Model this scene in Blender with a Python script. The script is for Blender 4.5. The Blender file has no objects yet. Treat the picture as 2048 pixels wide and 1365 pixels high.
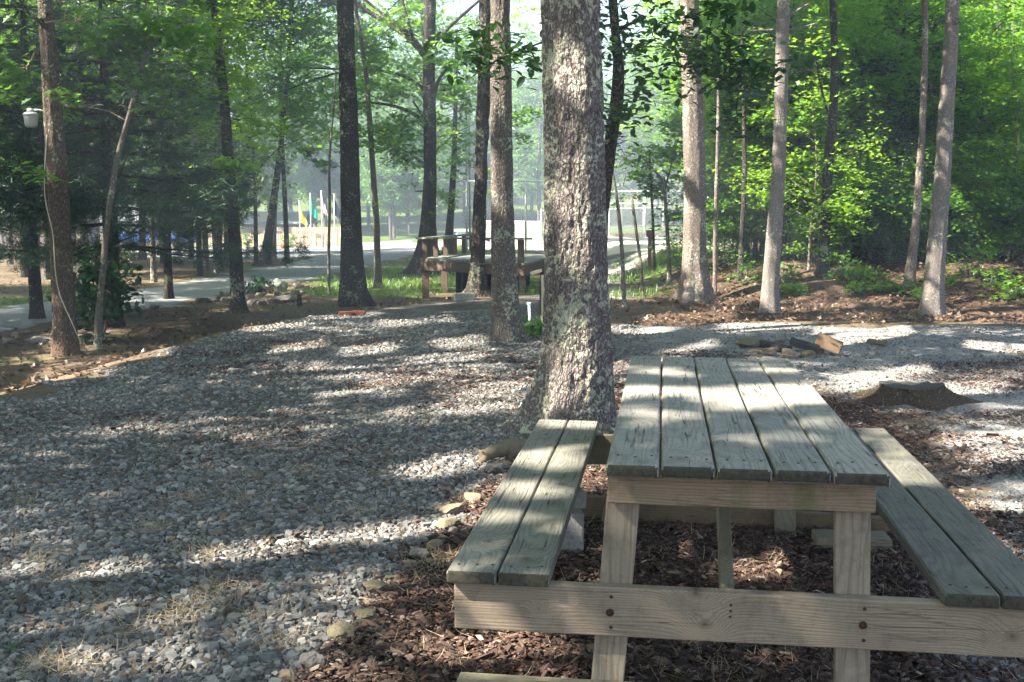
import bpy, math, random
import numpy as np
from mathutils import Vector, noise as mnoise

# ------------------------------------------------------------------ camera, sky, sun, exposure
SC = bpy.context.scene
COL = SC.collection
F, PITCH, CAMZ = 2165.3, math.radians(6.6), 1.402
CP, SP = math.cos(PITCH), math.sin(PITCH)
cam = bpy.data.objects.new("camera", bpy.data.cameras.new("camera"))
COL.objects.link(cam)
cam.location = (0, 0, CAMZ)
cam.rotation_euler = (math.radians(90) - PITCH, 0, 0)
cam.data.sensor_width = 36
cam.data.lens = F / 2048 * 36
cam.data.clip_start = .05
cam.data.clip_end = 3000
SC.camera = cam
SUN_EL, SUN_AZ = math.radians(43), math.radians(180 + 22)      # azimuth of the sun measured from +X, counter-clockwise
SUNV = Vector((math.cos(SUN_AZ) * math.cos(SUN_EL), math.sin(SUN_AZ) * math.cos(SUN_EL), math.sin(SUN_EL)))
W = bpy.data.worlds.new("World"); SC.world = W; W.use_nodes = True
nt = W.node_tree
bg = nt.nodes["Background"]; bg.inputs[1].default_value = .052
sky = nt.nodes.new("ShaderNodeTexSky"); sky.sky_type = 'NISHITA'; sky.sun_disc = False
sky.sun_elevation = SUN_EL; sky.sun_rotation = math.pi / 2 - SUN_AZ; sky.dust_density = 1.5
nt.links.new(sky.outputs[0], bg.inputs[0])
sl = bpy.data.lights.new("sun", 'SUN'); sl.energy = 5; sl.angle = math.radians(.5); sl.color = (1, .93, .82)
so = bpy.data.objects.new("sun", sl); COL.objects.link(so)
so.rotation_euler = SUNV.to_track_quat('Z', 'Y').to_euler()
SC.view_settings.view_transform = 'Standard'; SC.view_settings.look = 'None'
SC.view_settings.gamma = 1
SC.view_settings.exposure = 2.86
cy = SC.cycles
cy.max_bounces = 7; cy.diffuse_bounces = 4; cy.glossy_bounces = 2; cy.transmission_bounces = 4
cy.transparent_max_bounces = 6; cy.volume_bounces = 0
cy.use_denoising = True; cy.sample_clamp_indirect = 4; cy.caustics_reflective = False; cy.caustics_refractive = False
cy.use_adaptive_sampling = True; cy.adaptive_threshold = .02

RNG = np.random.default_rng(7)
random.seed(7)

# ------------------------------------------------------------------ geometry of the place
def sstep(a, b, x):
    t = np.clip((np.asarray(x, float) - a) / (b - a), 0, 1)
    return t * t * (3 - 2 * t)

def lattice(ix, iy, iz):
    n = (ix.astype(np.int64) * 374761393 + iy.astype(np.int64) * 668265263 + iz.astype(np.int64) * 2147483647) & 0xffffffff
    n = ((n ^ (n >> 13)) * 1274126177) & 0xffffffff
    return ((n ^ (n >> 16)) & 0xffff) / 65535.0

def vnoise(p):
    p = np.asarray(p, float); i = np.floor(p); f = p - i; f = f * f * (3 - 2 * f); i = i.astype(np.int64)
    r = 0
    for dx in (0, 1):
        for dy in (0, 1):
            for dz in (0, 1):
                w = (f[:, 0] if dx else 1 - f[:, 0]) * (f[:, 1] if dy else 1 - f[:, 1]) * (f[:, 2] if dz else 1 - f[:, 2])
                r = r + w * lattice(i[:, 0] + dx, i[:, 1] + dy, i[:, 2] + dz)
    return r * 2 - 1

def fbm(p, o=3):
    p = np.asarray(p, float); r = 0; a = 1
    for k in range(o):
        r = r + a * vnoise(p * 2 ** k + 17.3 * k); a *= .5
    return r

def direc(px, py):
    u = (px - 1024) / F; v = -(py - 682.5) / F
    return np.array([u, CP + v * SP, -SP + v * CP])

def at(px, py, Y):
    d = direc(px, py)
    return np.array([0, 0, CAMZ]) + d * (Y / d[1])

def depth(P):
    return P[1] * CP - (P[2] - CAMZ) * SP

def flat(px, py, z=0):
    d = direc(px, py)
    return (np.array([0, 0, CAMZ]) + d * ((z - CAMZ) / d[2]))[:2]

# left edge of the gravel pad in plan, then the height of the ground everywhere
PAD_EDGE = [flat(*p) for p in ((-900, 1500), (-500, 1000), (0, 800), (200, 745), (350, 700), (480, 665), (620, 638), (760, 618), (880, 602), (960, 590))]

def line_side(x, y, pts):
    """signed distance to an open polyline, positive on its left"""
    x = np.asarray(x, float); y = np.asarray(y, float)
    best = np.full(x.shape, 1e9); sg = np.zeros(x.shape)
    for a, b in zip(pts[:-1], pts[1:]):
        a = np.asarray(a); b = np.asarray(b)
        ab = b - a; L = ab @ ab
        t = np.clip(((x - a[0]) * ab[0] + (y - a[1]) * ab[1]) / L, 0, 1)
        dx = x - (a[0] + t * ab[0]); dy = y - (a[1] + t * ab[1])
        d = np.hypot(dx, dy); s = np.sign(ab[0] * (y - a[1]) - ab[1] * (x - a[0]))
        m = d < best
        best = np.where(m, d, best); sg = np.where(m, s, sg)
    return best * sg

def height(x, y):
    x = np.asarray(x, float); y = np.asarray(y, float)
    d = line_side(x, y, PAD_EDGE)
    z = -.26 * sstep(.0, 1.3, d)
    z = z - np.maximum(y - 40, 0) * .015 * sstep(-1, -12, x) * (1 - sstep(84, 92, y))
    z = z + .55 * sstep(0, 5, (x - 2.0) * .35 + (y - 17.2)) * sstep(2.5, 4.5, x)         # leafy bank at the right
    r = np.hypot(x, y)
    z = z + 10 * sstep(88, 200, y - .15 * np.abs(x)) + 5 * sstep(70, 200, np.abs(x) * 1.0)
    z = z + .02 * np.sin(x * .9 + 1) * np.cos(y * .7) * sstep(3, 9, r)
    return z

def gnd(px, py):
    d = direc(px, py); o = np.array([0, 0, CAMZ]); t = 1.5
    while t < 400:
        p = o + d * t
        if p[2] < float(height(p[0], p[1])):
            break
        t *= 1.004
    a, b = t / 1.004, t
    for _ in range(20):
        m = (a + b) / 2; p = o + d * m
        if p[2] < float(height(p[0], p[1])): b = m
        else: a = m
    p = o + d * b
    return p

def poly_sd(x, y, poly):
    """signed distance to a closed polygon, positive inside"""
    P = [np.asarray(p, float) for p in poly]
    best = np.full(x.shape, 1e9); ins = np.zeros(x.shape, bool)
    for a, b in zip(P, P[1:] + P[:1]):
        ab = b - a; L = max(ab @ ab, 1e-9)
        t = np.clip(((x - a[0]) * ab[0] + (y - a[1]) * ab[1]) / L, 0, 1)
        best = np.minimum(best, np.hypot(x - a[0] - t * ab[0], y - a[1] - t * ab[1]))
        c = ((a[1] > y) != (b[1] > y)) & (x < ab[0] * (y - a[1]) / (ab[1] if abs(ab[1]) > 1e-9 else 1e-9) + a[0])
        ins ^= c
    return np.where(ins, best, -best)

def P_(*pts):
    return [gnd(*p)[:2] for p in pts]

# ------------------------------------------------------------------ mesh and object helpers
def new_mesh(name, V, T, mat=None, smooth=False, attr=None, uvz=None):
    """V (n,3); T (m,k) with k 3 or 4, or list of such arrays"""
    V = np.asarray(V, np.float32)
    Ts = T if isinstance(T, list) else [T]
    Ts = [np.asarray(t, np.int32) for t in Ts if len(t)]
    me = bpy.data.meshes.new(name)
    me.vertices.add(len(V)); me.vertices.foreach_set("co", V.ravel())
    nl = sum(t.size for t in Ts); nf = sum(len(t) for t in Ts)
    me.loops.add(nl); me.loops.foreach_set("vertex_index", np.concatenate([t.ravel() for t in Ts]))
    me.polygons.add(nf)
    st = []; o = 0
    for t in Ts:
        st.append(o + np.arange(len(t)) * t.shape[1]); o += t.size
    me.polygons.foreach_set("loop_start", np.concatenate(st).astype(np.int32))
    me.polygons.foreach_set("use_smooth", np.full(nf, smooth))
    if attr is not None:
        for k, a in attr.items():
            a = np.asarray(a, np.float32)
            if a.ndim == 1:
                me.attributes.new(k, 'FLOAT', 'POINT').data.foreach_set("value", a)
            else:
                me.attributes.new(k, 'FLOAT_COLOR', 'POINT').data.foreach_set("color", a.ravel())
    me.update(calc_edges=True)
    if mat: me.materials.append(mat)
    return me

def obj(name, me, parent=None, loc=(0, 0, 0), rot=(0, 0, 0), scale=(1, 1, 1)):
    o = bpy.data.objects.new(name, me); COL.objects.link(o)
    o.location = loc; o.rotation_euler = rot; o.scale = scale
    if parent: o.parent = parent
    return o

def thing(name, label, cat, loc=(0, 0, 0), rotz=0, group=None):
    o = bpy.data.objects.new(name, None); COL.objects.link(o); o.empty_display_size = .1
    o.location = loc; o.rotation_euler = (0, 0, rotz)
    return tag(o, label, cat, group)

def tag(o, label, cat, group=None, kind=None):
    if label: o['label'] = label
    if cat: o['category'] = cat
    if group: o['group'] = group
    if kind: o['kind'] = kind
    return o

def merge(parts):
    V = []; T3 = []; T4 = []; o = 0
    for v, t in parts:
        v = np.asarray(v, float); t = t if isinstance(t, list) else [t]
        for f in t:
            f = np.asarray(f)
            if len(f) == 0: continue
            (T3 if f.shape[1] == 3 else T4).append(f + o)
        V.append(v); o += len(v)
    out = []
    if T3: out.append(np.concatenate(T3))
    if T4: out.append(np.concatenate(T4))
    return np.concatenate(V), out

BOXF = np.array([[0, 3, 2, 1], [4, 5, 6, 7], [0, 1, 5, 4], [1, 2, 6, 5], [2, 3, 7, 6], [3, 0, 4, 7]])
def box(x0, x1, y0, y1, z0, z1):
    return np.array([[x0, y0, z0], [x1, y0, z0], [x1, y1, z0], [x0, y1, z0], [x0, y0, z1], [x1, y0, z1], [x1, y1, z1], [x0, y1, z1]], float), BOXF

def beam(a, b, w, h, up=(0, 0, 1)):
    """rectangular bar from a to b; w across, h along up"""
    a = np.asarray(a, float); b = np.asarray(b, float); t = b - a; L = np.linalg.norm(t); t /= L
    up = np.asarray(up, float); s = np.cross(t, up); s /= np.linalg.norm(s); u = np.cross(s, t)
    V = []
    for q in (a, b):
        for i, j in ((-1, -1), (1, -1), (1, 1), (-1, 1)):
            V.append(q + s * w / 2 * i + u * h / 2 * j)
    return np.array(V), np.array([[0, 1, 2, 3], [7, 6, 5, 4], [0, 4, 5, 1], [1, 5, 6, 2], [2, 6, 7, 3], [3, 7, 4, 0]])

def bevel(o, w=.004, seg=2):
    m = o.modifiers.new("bevel", 'BEVEL'); m.width = w; m.segments = seg; m.limit_method = 'ANGLE'
    return o

def tube(pts, rad, segs=12, step=None, amp=0, seed=0, freq=(6, 6, 1.5), flare=0, lobes=5, cap=True, flare_h=.3, ph=0):
    """smooth tube through pts with radii; optional bark relief and root flare"""
    pts = np.asarray(pts, float); rad = np.asarray(rad, float)
    seg = np.linalg.norm(np.diff(pts, axis=0), axis=1); s = np.concatenate([[0], np.cumsum(seg)])
    n = max(2, int(s[-1] / step) + 1) if step else len(pts)
    q = np.linspace(0, s[-1], n)
    if flare and step:
        q = s[-1] * (np.linspace(0, 1, n) ** 1.25)
    C = np.stack([np.interp(q, s, pts[:, k]) for k in range(3)], 1); R = np.interp(q, s, rad)
    if step and len(pts) > 2:                       # soften the kinks
        k = max(1, int(min(np.median(seg), .6) / step / 2))
        for _ in range(2):
            Cp = np.pad(C, ((k, k), (0, 0)), mode='reflect', reflect_type='odd'); ker = np.ones(2 * k + 1) / (2 * k + 1)
            C = np.stack([np.convolve(Cp[:, j], ker, 'valid') for j in range(3)], 1)
    T = np.gradient(C, axis=0); T /= np.linalg.norm(T, axis=1)[:, None] + 1e-12
    ref = np.array([0, 1., 0]) if abs(T[0, 1]) < .8 else np.array([1., 0, 0])
    X = np.cross(ref, T); X /= np.linalg.norm(X, axis=1)[:, None] + 1e-12
    Yv = np.cross(T, X)
    a = np.linspace(0, 2 * np.pi, segs, endpoint=False)
    ca, sa = np.cos(a), np.sin(a)
    D = X[:, None, :] * ca[None, :, None] + Yv[:, None, :] * sa[None, :, None]
    RR = np.repeat(R[:, None], segs, 1)
    if flare:
        hgt = (q / flare_h)[:, None]
        lob = 1 + .45 * np.cos(lobes * a + ph)[None, :] + .2 * np.cos((lobes - 2) * a + 2.1 * ph)[None, :]
        RR = RR * (1 + flare * np.exp(-hgt * 1.2) * lob)
        RR = RR * (1 + .05 * np.cos(3 * a + ph)[None, :] + .03 * np.cos(7 * a + ph * 3)[None, :])
    V = C[:, None, :] + D * RR[:, :, None]
    if amp:
        Pn = (V * np.array(freq)).reshape(-1, 3) + seed * 7.7
        nn = fbm(Pn, 3).reshape(n, segs)
        rid = -np.abs(nn) * 2 + .5
        V = V + D * (rid * amp)[:, :, None]
    V = V.reshape(-1, 3)
    i = np.arange(n - 1)[:, None] * segs; j = np.arange(segs)[None, :]; jn = (j + 1) % segs
    Q = np.stack([i + j, i + jn, i + segs + jn, i + segs + j], -1).reshape(-1, 4)
    if cap:
        V = np.vstack([V, C[0], C[-1]]); c0, c1 = n * segs, n * segs + 1
        jj = np.arange(segs); jn = (jj + 1) % segs
        T3 = np.concatenate([np.stack([np.full(segs, c0), jn, jj], 1), np.stack([np.full(segs, c1), (n - 1) * segs + jj, (n - 1) * segs + jn], 1)])
        return V, [T3, Q]
    return V, [Q]

def ico(sub=2):
    t = (1 + 5 ** .5) / 2
    V = [(-1, t, 0), (1, t, 0), (-1, -t, 0), (1, -t, 0), (0, -1, t), (0, 1, t), (0, -1, -t), (0, 1, -t), (t, 0, -1), (t, 0, 1), (-t, 0, -1), (-t, 0, 1)]
    Fc = [(0, 11, 5), (0, 5, 1), (0, 1, 7), (0, 7, 10), (0, 10, 11), (1, 5, 9), (5, 11, 4), (11, 10, 2), (10, 7, 6), (7, 1, 8), (3, 9, 4), (3, 4, 2), (3, 2, 6), (3, 6, 8), (3, 8, 9), (4, 9, 5), (2, 4, 11), (6, 2, 10), (8, 6, 7), (9, 8, 1)]
    V = [np.array(v) / np.linalg.norm(v) for v in V]
    for _ in range(sub):
        cache = {}; nf = []
        def mid(a, b):
            k = (min(a, b), max(a, b))
            if k not in cache:
                m = V[a] + V[b]; V.append(m / np.linalg.norm(m)); cache[k] = len(V) - 1
            return cache[k]
        for a, b, c in Fc:
            ab, bc, ca = mid(a, b), mid(b, c), mid(c, a)
            nf += [(a, ab, ca), (b, bc, ab), (c, ca, bc), (ab, bc, ca)]
        Fc = nf
    return np.array(V), np.array(Fc)
ICO3 = ico(3); ICO2 = ico(2)

def rock(sx, sy, sz, seed, rough=.3, base=ICO3):
    V, T = base; r = np.random.default_rng(seed); V = V.copy()
    for _ in range(9):                                    # chop flat faces
        n = r.normal(size=3); n /= np.linalg.norm(n); d = r.uniform(.55, .85)
        k = V @ n; m = k > d; V[m] -= np.outer(k[m] - d, n)
    V = V * (1 + rough * .5 * fbm(V * 1.5 + seed, 3))[:, None] * (1 + rough * .22 * fbm(V * 6 + seed, 3))[:, None]; V[:, 2] = np.minimum(V[:, 2], .62 + .1 * r.uniform() + .25 * V[:, 0] * r.uniform(-1, 1))
    return V * np.array([sx, sy, sz]), T

# ------------------------------------------------------------------ materials
def mat(name, build):
    m = bpy.data.materials.new(name); m.use_nodes = True
    t = m.node_tree; b = t.nodes["Principled BSDF"]; b.inputs["Roughness"].default_value = .85
    b.inputs["Specular IOR Level"].default_value = .25
    build(NT(t), b); return m

class NT:
    def __init__(s, t): s.t = t
    def n(s, k, **kw):
        x = s.t.nodes.new("ShaderNode" + k)
        for a, v in kw.items(): setattr(x, a, v)
        return x
    def l(s, a, b): s.t.links.new(a, b)
    def val(s, sock, v):
        if hasattr(v, "is_linked") or isinstance(v, bpy.types.NodeSocket): s.l(v, sock)
        else: sock.default_value = v
    def coord(s, k="Object"): return s.n("TexCoord").outputs[k]
    def mapping(s, v, scale=(1, 1, 1), loc=(0, 0, 0), rot=(0, 0, 0)):
        m = s.n("Mapping"); s.l(v, m.inputs[0]); s.val(m.inputs["Scale"], scale); s.val(m.inputs["Location"], loc); s.val(m.inputs["Rotation"], rot); return m.outputs[0]
    def noise(s, v, sc=5, det=4, rough=.6, dist=0):
        x = s.n("TexNoise"); s.l(v, x.inputs["Vector"]); x.inputs["Scale"].default_value = sc; x.inputs["Detail"].default_value = det
        x.inputs["Roughness"].default_value = rough; x.inputs["Distortion"].default_value = dist; return x.outputs["Fac"]
    def vor(s, v, sc=5, feat='F1', out="Distance", rnd=1):
        x = s.n("TexVoronoi", feature=feat); s.l(v, x.inputs["Vector"]); x.inputs["Scale"].default_value = sc; x.inputs["Randomness"].default_value = rnd; return x.outputs[out]
    def m(s, op, a, b=0, c=0, clamp=False):
        x = s.n("Math", operation=op, use_clamp=clamp)
        for i, v in enumerate((a, b, c)): s.val(x.inputs[i], v)
        return x.outputs[0]
    def ramp(s, f, stops):
        x = s.n("ValToRGB"); s.val(x.inputs[0], f); e = x.color_ramp.elements
        while len(e) < len(stops): e.new(.5)
        for k, (p, c) in zip(e, stops):
            k.position = p; k.color = (*c, 1) if len(c) == 3 else c
        return x.outputs[0]
    def mix(s, f, a, b, mode='MIX'):
        x = s.n("Mix", data_type='RGBA', blend_type=mode); s.val(x.inputs[0], f)
        for i, v in ((6, a), (7, b)):
            if isinstance(v, tuple): v = (*v, 1) if len(v) == 3 else v
            s.val(x.inputs[i], v)
        return x.outputs[2]
    def bump(s, b, h, st=.5, d=.01):
        x = s.n("Bump"); x.inputs["Strength"].default_value = st; x.inputs["Distance"].default_value = d; s.l(h, x.inputs["Height"]); s.l(x.outputs[0], b.inputs["Normal"])
    def attr(s, name, out="Fac"):
        x = s.n("Attribute", attribute_name=name); return x.outputs[out]
    def rnd(s): return s.n("ObjectInfo").outputs["Random"]

def leaf_mat(name, dark, mid, light, trans, tfac=.42):
    m = bpy.data.materials.new(name); m.use_nodes = True; t = m.node_tree; t.nodes.clear(); N = NT(t)
    out = N.n("OutputMaterial"); r = N.attr("rnd")
    c = N.ramp(r, [(0, dark), (.55, mid), (1, light)])
    d = N.n("BsdfDiffuse"); N.l(c, d.inputs[0])
    tr = N.n("BsdfTranslucent"); tc = N.mix(.75, c, trans); N.l(tc, tr.inputs[0])
    mx = N.n("MixShader"); mx.inputs[0].default_value = tfac; N.l(d.outputs[0], mx.inputs[1]); N.l(tr.outputs[0], mx.inputs[2])
    g = N.n("BsdfGlossy"); g.inputs["Roughness"].default_value = .42; g.inputs[0].default_value = (.8, .9, .85, 1)
    m2 = N.n("MixShader"); m2.inputs[0].default_value = .05; N.l(mx.outputs[0], m2.inputs[1]); N.l(g.outputs[0], m2.inputs[2])
    N.l(m2.outputs[0], out.inputs[0]); return m

M = {}
M['leaf'] = leaf_mat("oak_leaf", (.022, .062, .011), (.048, .13, .018), (.11, .23, .032), (.28, .55, .045), .45)
M['leaf_yellow'] = leaf_mat("bright_leaf", (.06, .14, .016), (.12, .25, .026), (.20, .34, .04), (.45, .70, .05), .55)
M['leaf_dark'] = leaf_mat("dark_broad_leaf", (.008, .03, .009), (.015, .052, .013), (.03, .085, .02), (.08, .2, .025), .3)
M['thicket_leaf'] = leaf_mat('thicket_leaf', (.03, .085, .014), (.065, .17, .022), (.13, .27, .038), (.34, .64, .05), .5)
M['needle'] = leaf_mat("pine_needle", (.007, .026, .012), (.014, .045, .018), (.032, .08, .028), (.04, .11, .03), .25)
M['far_leaf'] = leaf_mat("far_leaf", (.04, .10, .02), (.075, .17, .03), (.14, .26, .05), (.32, .56, .07), .45)
M['grass'] = leaf_mat("grass_blade", (.05, .11, .02), (.09, .17, .03), (.22, .25, .08), (.3, .5, .06), .4)
M['straw'] = leaf_mat("dry_straw", (.25, .18, .10), (.36, .27, .16), (.5, .4, .26), (.5, .4, .25), .2)
M['litter'] = leaf_mat("dead_leaf", (.055, .034, .022), (.11, .068, .043), (.22, .15, .10), (.2, .12, .07), .15)

def bark(name, dark, mid, light, lichen=None, lic=.5, sc=1.0, moss=0, seed=0, bump=.9, spot=.0):
    def b(N, B):
        co = N.coord(); co = N.mapping(co, loc=(seed, seed * .7, seed * 1.3))
        warp = N.noise(co, 9 * sc, 3)
        st = N.mapping(co, scale=(1, 1, .36))
        w2 = N.n("VectorMath", operation='ADD'); N.l(st, w2.inputs[0])
        cmb = N.n("CombineXYZ"); wv = N.m('MULTIPLY', warp, .05); N.l(wv, cmb.inputs[0]); N.l(wv, cmb.inputs[1]); N.l(N.m('MULTIPLY', warp, .02), cmb.inputs[2]); N.l(cmb.outputs[0], w2.inputs[1])
        e = N.vor(w2.outputs[0], 26 * sc, 'DISTANCE_TO_EDGE')
        fur = N.m('MULTIPLY', e, 3.2, clamp=True)
        fine = N.noise(N.mapping(co, scale=(1, 1, .35)), 60 * sc, 5, .7)
        big = N.noise(co, 3.2, 4)
        c = N.ramp(N.m('ADD', N.m('MULTIPLY', fur, .55), N.m('MULTIPLY', fine, .5)), [(.12, dark), (.5, mid), (.95, light)])
        c = N.mix(N.m('MULTIPLY', big, .5), c, tuple(x * .62 for x in mid), 'MIX')
        if lichen:
            p1 = N.noise(N.mapping(co, scale=(1, 1, 1.05)), 26, 6, .7, .3)
            p2 = N.noise(co, 3.1, 4, .6)
            k = N.m('ADD', p1, N.m('MULTIPLY', N.m('SUBTRACT', p2, .5), .75))
            msk = N.ramp(k, [(.62 - .12 * lic, (0, 0, 0)), (.665 - .12 * lic, (1, 1, 1))])
            msk = N.m('MULTIPLY', msk, N.ramp(fine, [(.3, (.15, .15, .15)), (.5, (1, 1, 1))]))
            lc = N.mix(N.noise(co, 5, 2), lichen, tuple(x * y for x, y in zip(lichen, (1.1, 1.1, .75))))
            c = N.mix(msk, c, lc)
        if moss:
            z = N.n("SeparateXYZ"); N.l(N.coord(), z.inputs[0])
            k = N.m('MULTIPLY', N.ramp(z.outputs[2], [(0, (1, 1, 1)), (.5, (0, 0, 0))]), N.noise(co, 7, 4))
            c = N.mix(N.m('MULTIPLY', k, moss), c, (.16, .085, .05))
        N.l(c, B.inputs["Base Color"]); B.inputs["Roughness"].default_value = .95; B.inputs["Specular IOR Level"].default_value = .1
        N.bump(B, N.m('ADD', fur, N.m('MULTIPLY', fine, .6)), bump, .012)
    return mat(name, b)

M['bark_main'] = bark("lichened_oak_bark", (.04, .031, .027), (.185, .155, .138), (.35, .31, .28), (.42, .42, .37), .75, 2.0, 0, 3, .9)
M['bark_grey'] = bark("grey_oak_bark", (.04, .032, .028), (.16, .135, .115), (.30, .26, .23), (.36, .38, .33), .1, 1.9, 0, 11, .9)
M['bark_dark'] = bark("dark_oak_bark", (.014, .011, .009), (.05, .041, .034), (.12, .10, .085), (.22, .23, .20), .2, 1.6, 0, 23, .9)
M['bark_pale'] = bark("pale_maple_bark", (.075, .062, .054), (.235, .205, .18), (.36, .32, .29), (.42, .43, .39), .1, 2.6, 0, 31, .7)
M['bark_brown'] = bark("brown_bark", (.028, .022, .017), (.095, .072, .054), (.19, .155, .12), (.28, .29, .24), .05, 1.8, .8, 41, .8)
M['bark_small'] = bark("sapling_bark", (.05, .042, .034), (.14, .12, .098), (.24, .21, .18), (.3, .32, .27), .2, 3.0, 0, 51, .4)
M['bark_red'] = bark("red_brown_bark", (.045, .034, .028), (.18, .145, .122), (.33, .28, .245), (.38, .39, .35), .25, 1.9, 0, 61, .6)

def wood(name, base, dark, green=.0, fresh=0, grain=1., crack=1., axis=1, streak=None, knots=()):
    """sawn lumber; grain runs along the part's local axis"""
    def b(N, B):
        co = N.coord(); r = N.rnd()
        off = N.n("CombineXYZ"); N.l(N.m('MULTIPLY', r, 37), off.inputs[0]); N.l(N.m('MULTIPLY', r, 91), off.inputs[1]); N.l(N.m('MULTIPLY', r, 53), off.inputs[2])
        ad = N.n("VectorMath", operation='ADD'); N.l(co, ad.inputs[0]); N.l(off.outputs[0], ad.inputs[1]); co = ad.outputs[0]
        s1 = [1, 1, 1]; s1[axis] = .13
        st = N.mapping(co, scale=tuple(s1))
        s2 = [1, 1, 1]; s2[axis] = .38
        kn = N.vor(N.mapping(co, scale=tuple(s2)), 3.2, 'F1')                         # knots
        kk = N.m('POWER', N.m('SUBTRACT', 1, N.m('MULTIPLY', kn, 2.6), clamp=True), 2)
        nz = N.noise(st, 9, 3, .5)
        sep = N.n("SeparateXYZ"); N.l(co, sep.inputs[0])
        cr = sep.outputs[0] if axis != 0 else sep.outputs[2]
        cr2 = sep.outputs[2] if axis != 2 else sep.outputs[1]
        ph = N.m('ADD', N.m('ADD', N.m('MULTIPLY', cr, 55), N.m('MULTIPLY', cr2, 90)), N.m('ADD', N.m('MULTIPLY', nz, 11), N.m('MULTIPLY', kk, 6)))
        kd = None
        if knots:
            so = N.n("SeparateXYZ"); N.l(N.coord(), so.inputs[0]); al = so.outputs[axis]; ac = so.outputs[0 if axis == 1 else 2]
            wob = N.m('MULTIPLY', N.m('SUBTRACT', N.noise(N.coord(), 22, 3), .5), .014)
            for ka, kb, kr in knots:
                q = N.m('SQRT', N.m('ADD', N.m('POWER', N.m('MULTIPLY', N.m('SUBTRACT', al, ka), .72), 2), N.m('POWER', N.m('SUBTRACT', ac, kb), 2)))
                q = N.m('ADD', q, wob)
                e = N.m('POWER', 2.718, N.m('MULTIPLY', N.m('POWER', N.m('DIVIDE', q, kr * 2.3), 2), -1))
                ph = N.m('ADD', ph, N.m('MULTIPLY', e, 7.5))
                z_ = N.m('SUBTRACT', 1, N.m('DIVIDE', q, kr), clamp=True)
                kd = z_ if kd is None else N.m('MAXIMUM', kd, z_)
        ring = N.m('ADD', N.m('MULTIPLY', N.m('SINE', N.m('MULTIPLY', ph, 5.2)), .5), .5)
        s3 = [1, 1, 1]; s3[axis] = .03
        fib = N.noise(N.mapping(co, scale=tuple(s3)), 230, 4, .7)
        s4 = [1, 1, 1]; s4[axis] = .03
        ck = N.m('ABSOLUTE', N.m('SUBTRACT', N.noise(N.mapping(co, scale=tuple(s4)), 42, 2, .5, .1), .5))
        crk = N.m('MULTIPLY', N.ramp(ck, [(.004, (1, 1, 1)), (.014, (0, 0, 0))]), N.ramp(N.noise(N.mapping(co, scale=tuple(s2)), 9, 2), [(.44, (0, 0, 0)), (.58, (1, 1, 1))]))
        blot = N.noise(co, 3.5, 4)
        v = N.m('ADD', N.m('MULTIPLY', N.m('POWER', ring, 2.0), .5 * grain), N.m('MULTIPLY', fib, .5))
        c = N.ramp(v, [(.2, base), (.6, tuple(.6 * x + .4 * y for x, y in zip(base, dark))), (.9, dark)])
        c = N.mix(N.m('MULTIPLY', N.m('POWER', kk, 3), .8), c, dark)
        if kd is not None: c = N.mix(N.ramp(kd, [(0, (0, 0, 0)), (.3, (.4, .4, .4)), (.6, (.5, .5, .5)), (.85, (1, 1, 1))]), c, tuple(.7 * x for x in dark))
        c = N.mix(N.ramp(blot, [(.35, (0, 0, 0)), (.75, (.7, .7, .7))]), c, tuple(x * .62 for x in base))
        if green:
            gn = N.ramp(N.noise(co, 2.1, 5, .7), [(.42, (0, 0, 0)), (.72, (1, 1, 1))])
            c = N.mix(N.m('MULTIPLY', gn, green), c, (.125, .15, .065))
        if streak:
            sx = N.mapping(N.coord(), scale=(1, 1, .05)); k = N.ramp(N.noise(sx, 9, 3, .5), [(.54, (0, 0, 0)), (.70, (1, 1, 1))])
            c = N.mix(N.m('MULTIPLY', k, .6), c, streak)
        c = N.mix(N.m('MULTIPLY', crk, .85 * crack), c, (.02, .018, .015))
        c = N.mix(1, c, N.ramp(r, [(0, (.80, .80, .80)), (1, (1.0, .98, .93))]), 'MULTIPLY')
        dirt_ = N.ramp(N.noise(co, 13, 6, .75), [(.50, (0, 0, 0)), (.72, (.55, .55, .55))]); c = N.mix(dirt_, c, tuple(.6 * x for x in dark))
        pale = N.ramp(N.noise(N.mapping(co, scale=tuple(s2)), 27, 4, .7), [(.66, (0, 0, 0)), (.75, (.5, .5, .5))]); c = N.mix(pale, c, tuple(min(.7, 1.35 * x) for x in base))
        N.l(c, B.inputs["Base Color"]); B.inputs["Roughness"].default_value = .8
        h = N.m('SUBTRACT', N.m('SUBTRACT', N.m('MULTIPLY', fib, .5), N.m('MULTIPLY', crk, 2.0 * crack)), N.m('MULTIPLY', ring, .35 * grain))
        N.bump(B, h, .7, .002)
    return mat(name, b)

M['board'] = wood("weathered_board", (.335, .318, .285), (.14, .127, .108), .13, grain=.85, crack=1)
M['seatboard'] = wood("green_weathered_board", (.29, .285, .225), (.075, .072, .052), .25, grain=.85, crack=1.0)
M['seat_shaded'] = wood("shaded_weathered_board", (.165, .158, .14), (.06, .056, .048), .25, grain=.8, crack=.8)  # right bench: shade from the tabletop put into the wood colour
BD = ((.335, .318, .285), (.15, .137, .118), .13); SD = ((.275, .262, .222), (.08, .074, .058), .16)
M['board_b'] = wood("weathered_board_two_knots", *BD, grain=.9, crack=1, knots=((.52, .01, .022), (-1.03, -.02, .03)))
M['board_c'] = wood("weathered_board_one_knot", *BD, grain=.9, crack=1, knots=((-.80, .015, .026),))
M['seat_a'] = wood("green_weathered_board_one_knot", *SD, grain=.9, crack=1.0, knots=((-.85, .005, .022),))
M['seat_b'] = wood("green_weathered_board_three_knots", *SD, grain=.9, crack=1.0, knots=((.68, 0, .02), (-.12, .01, .026), (-1.0, -.01, .02)))
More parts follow.
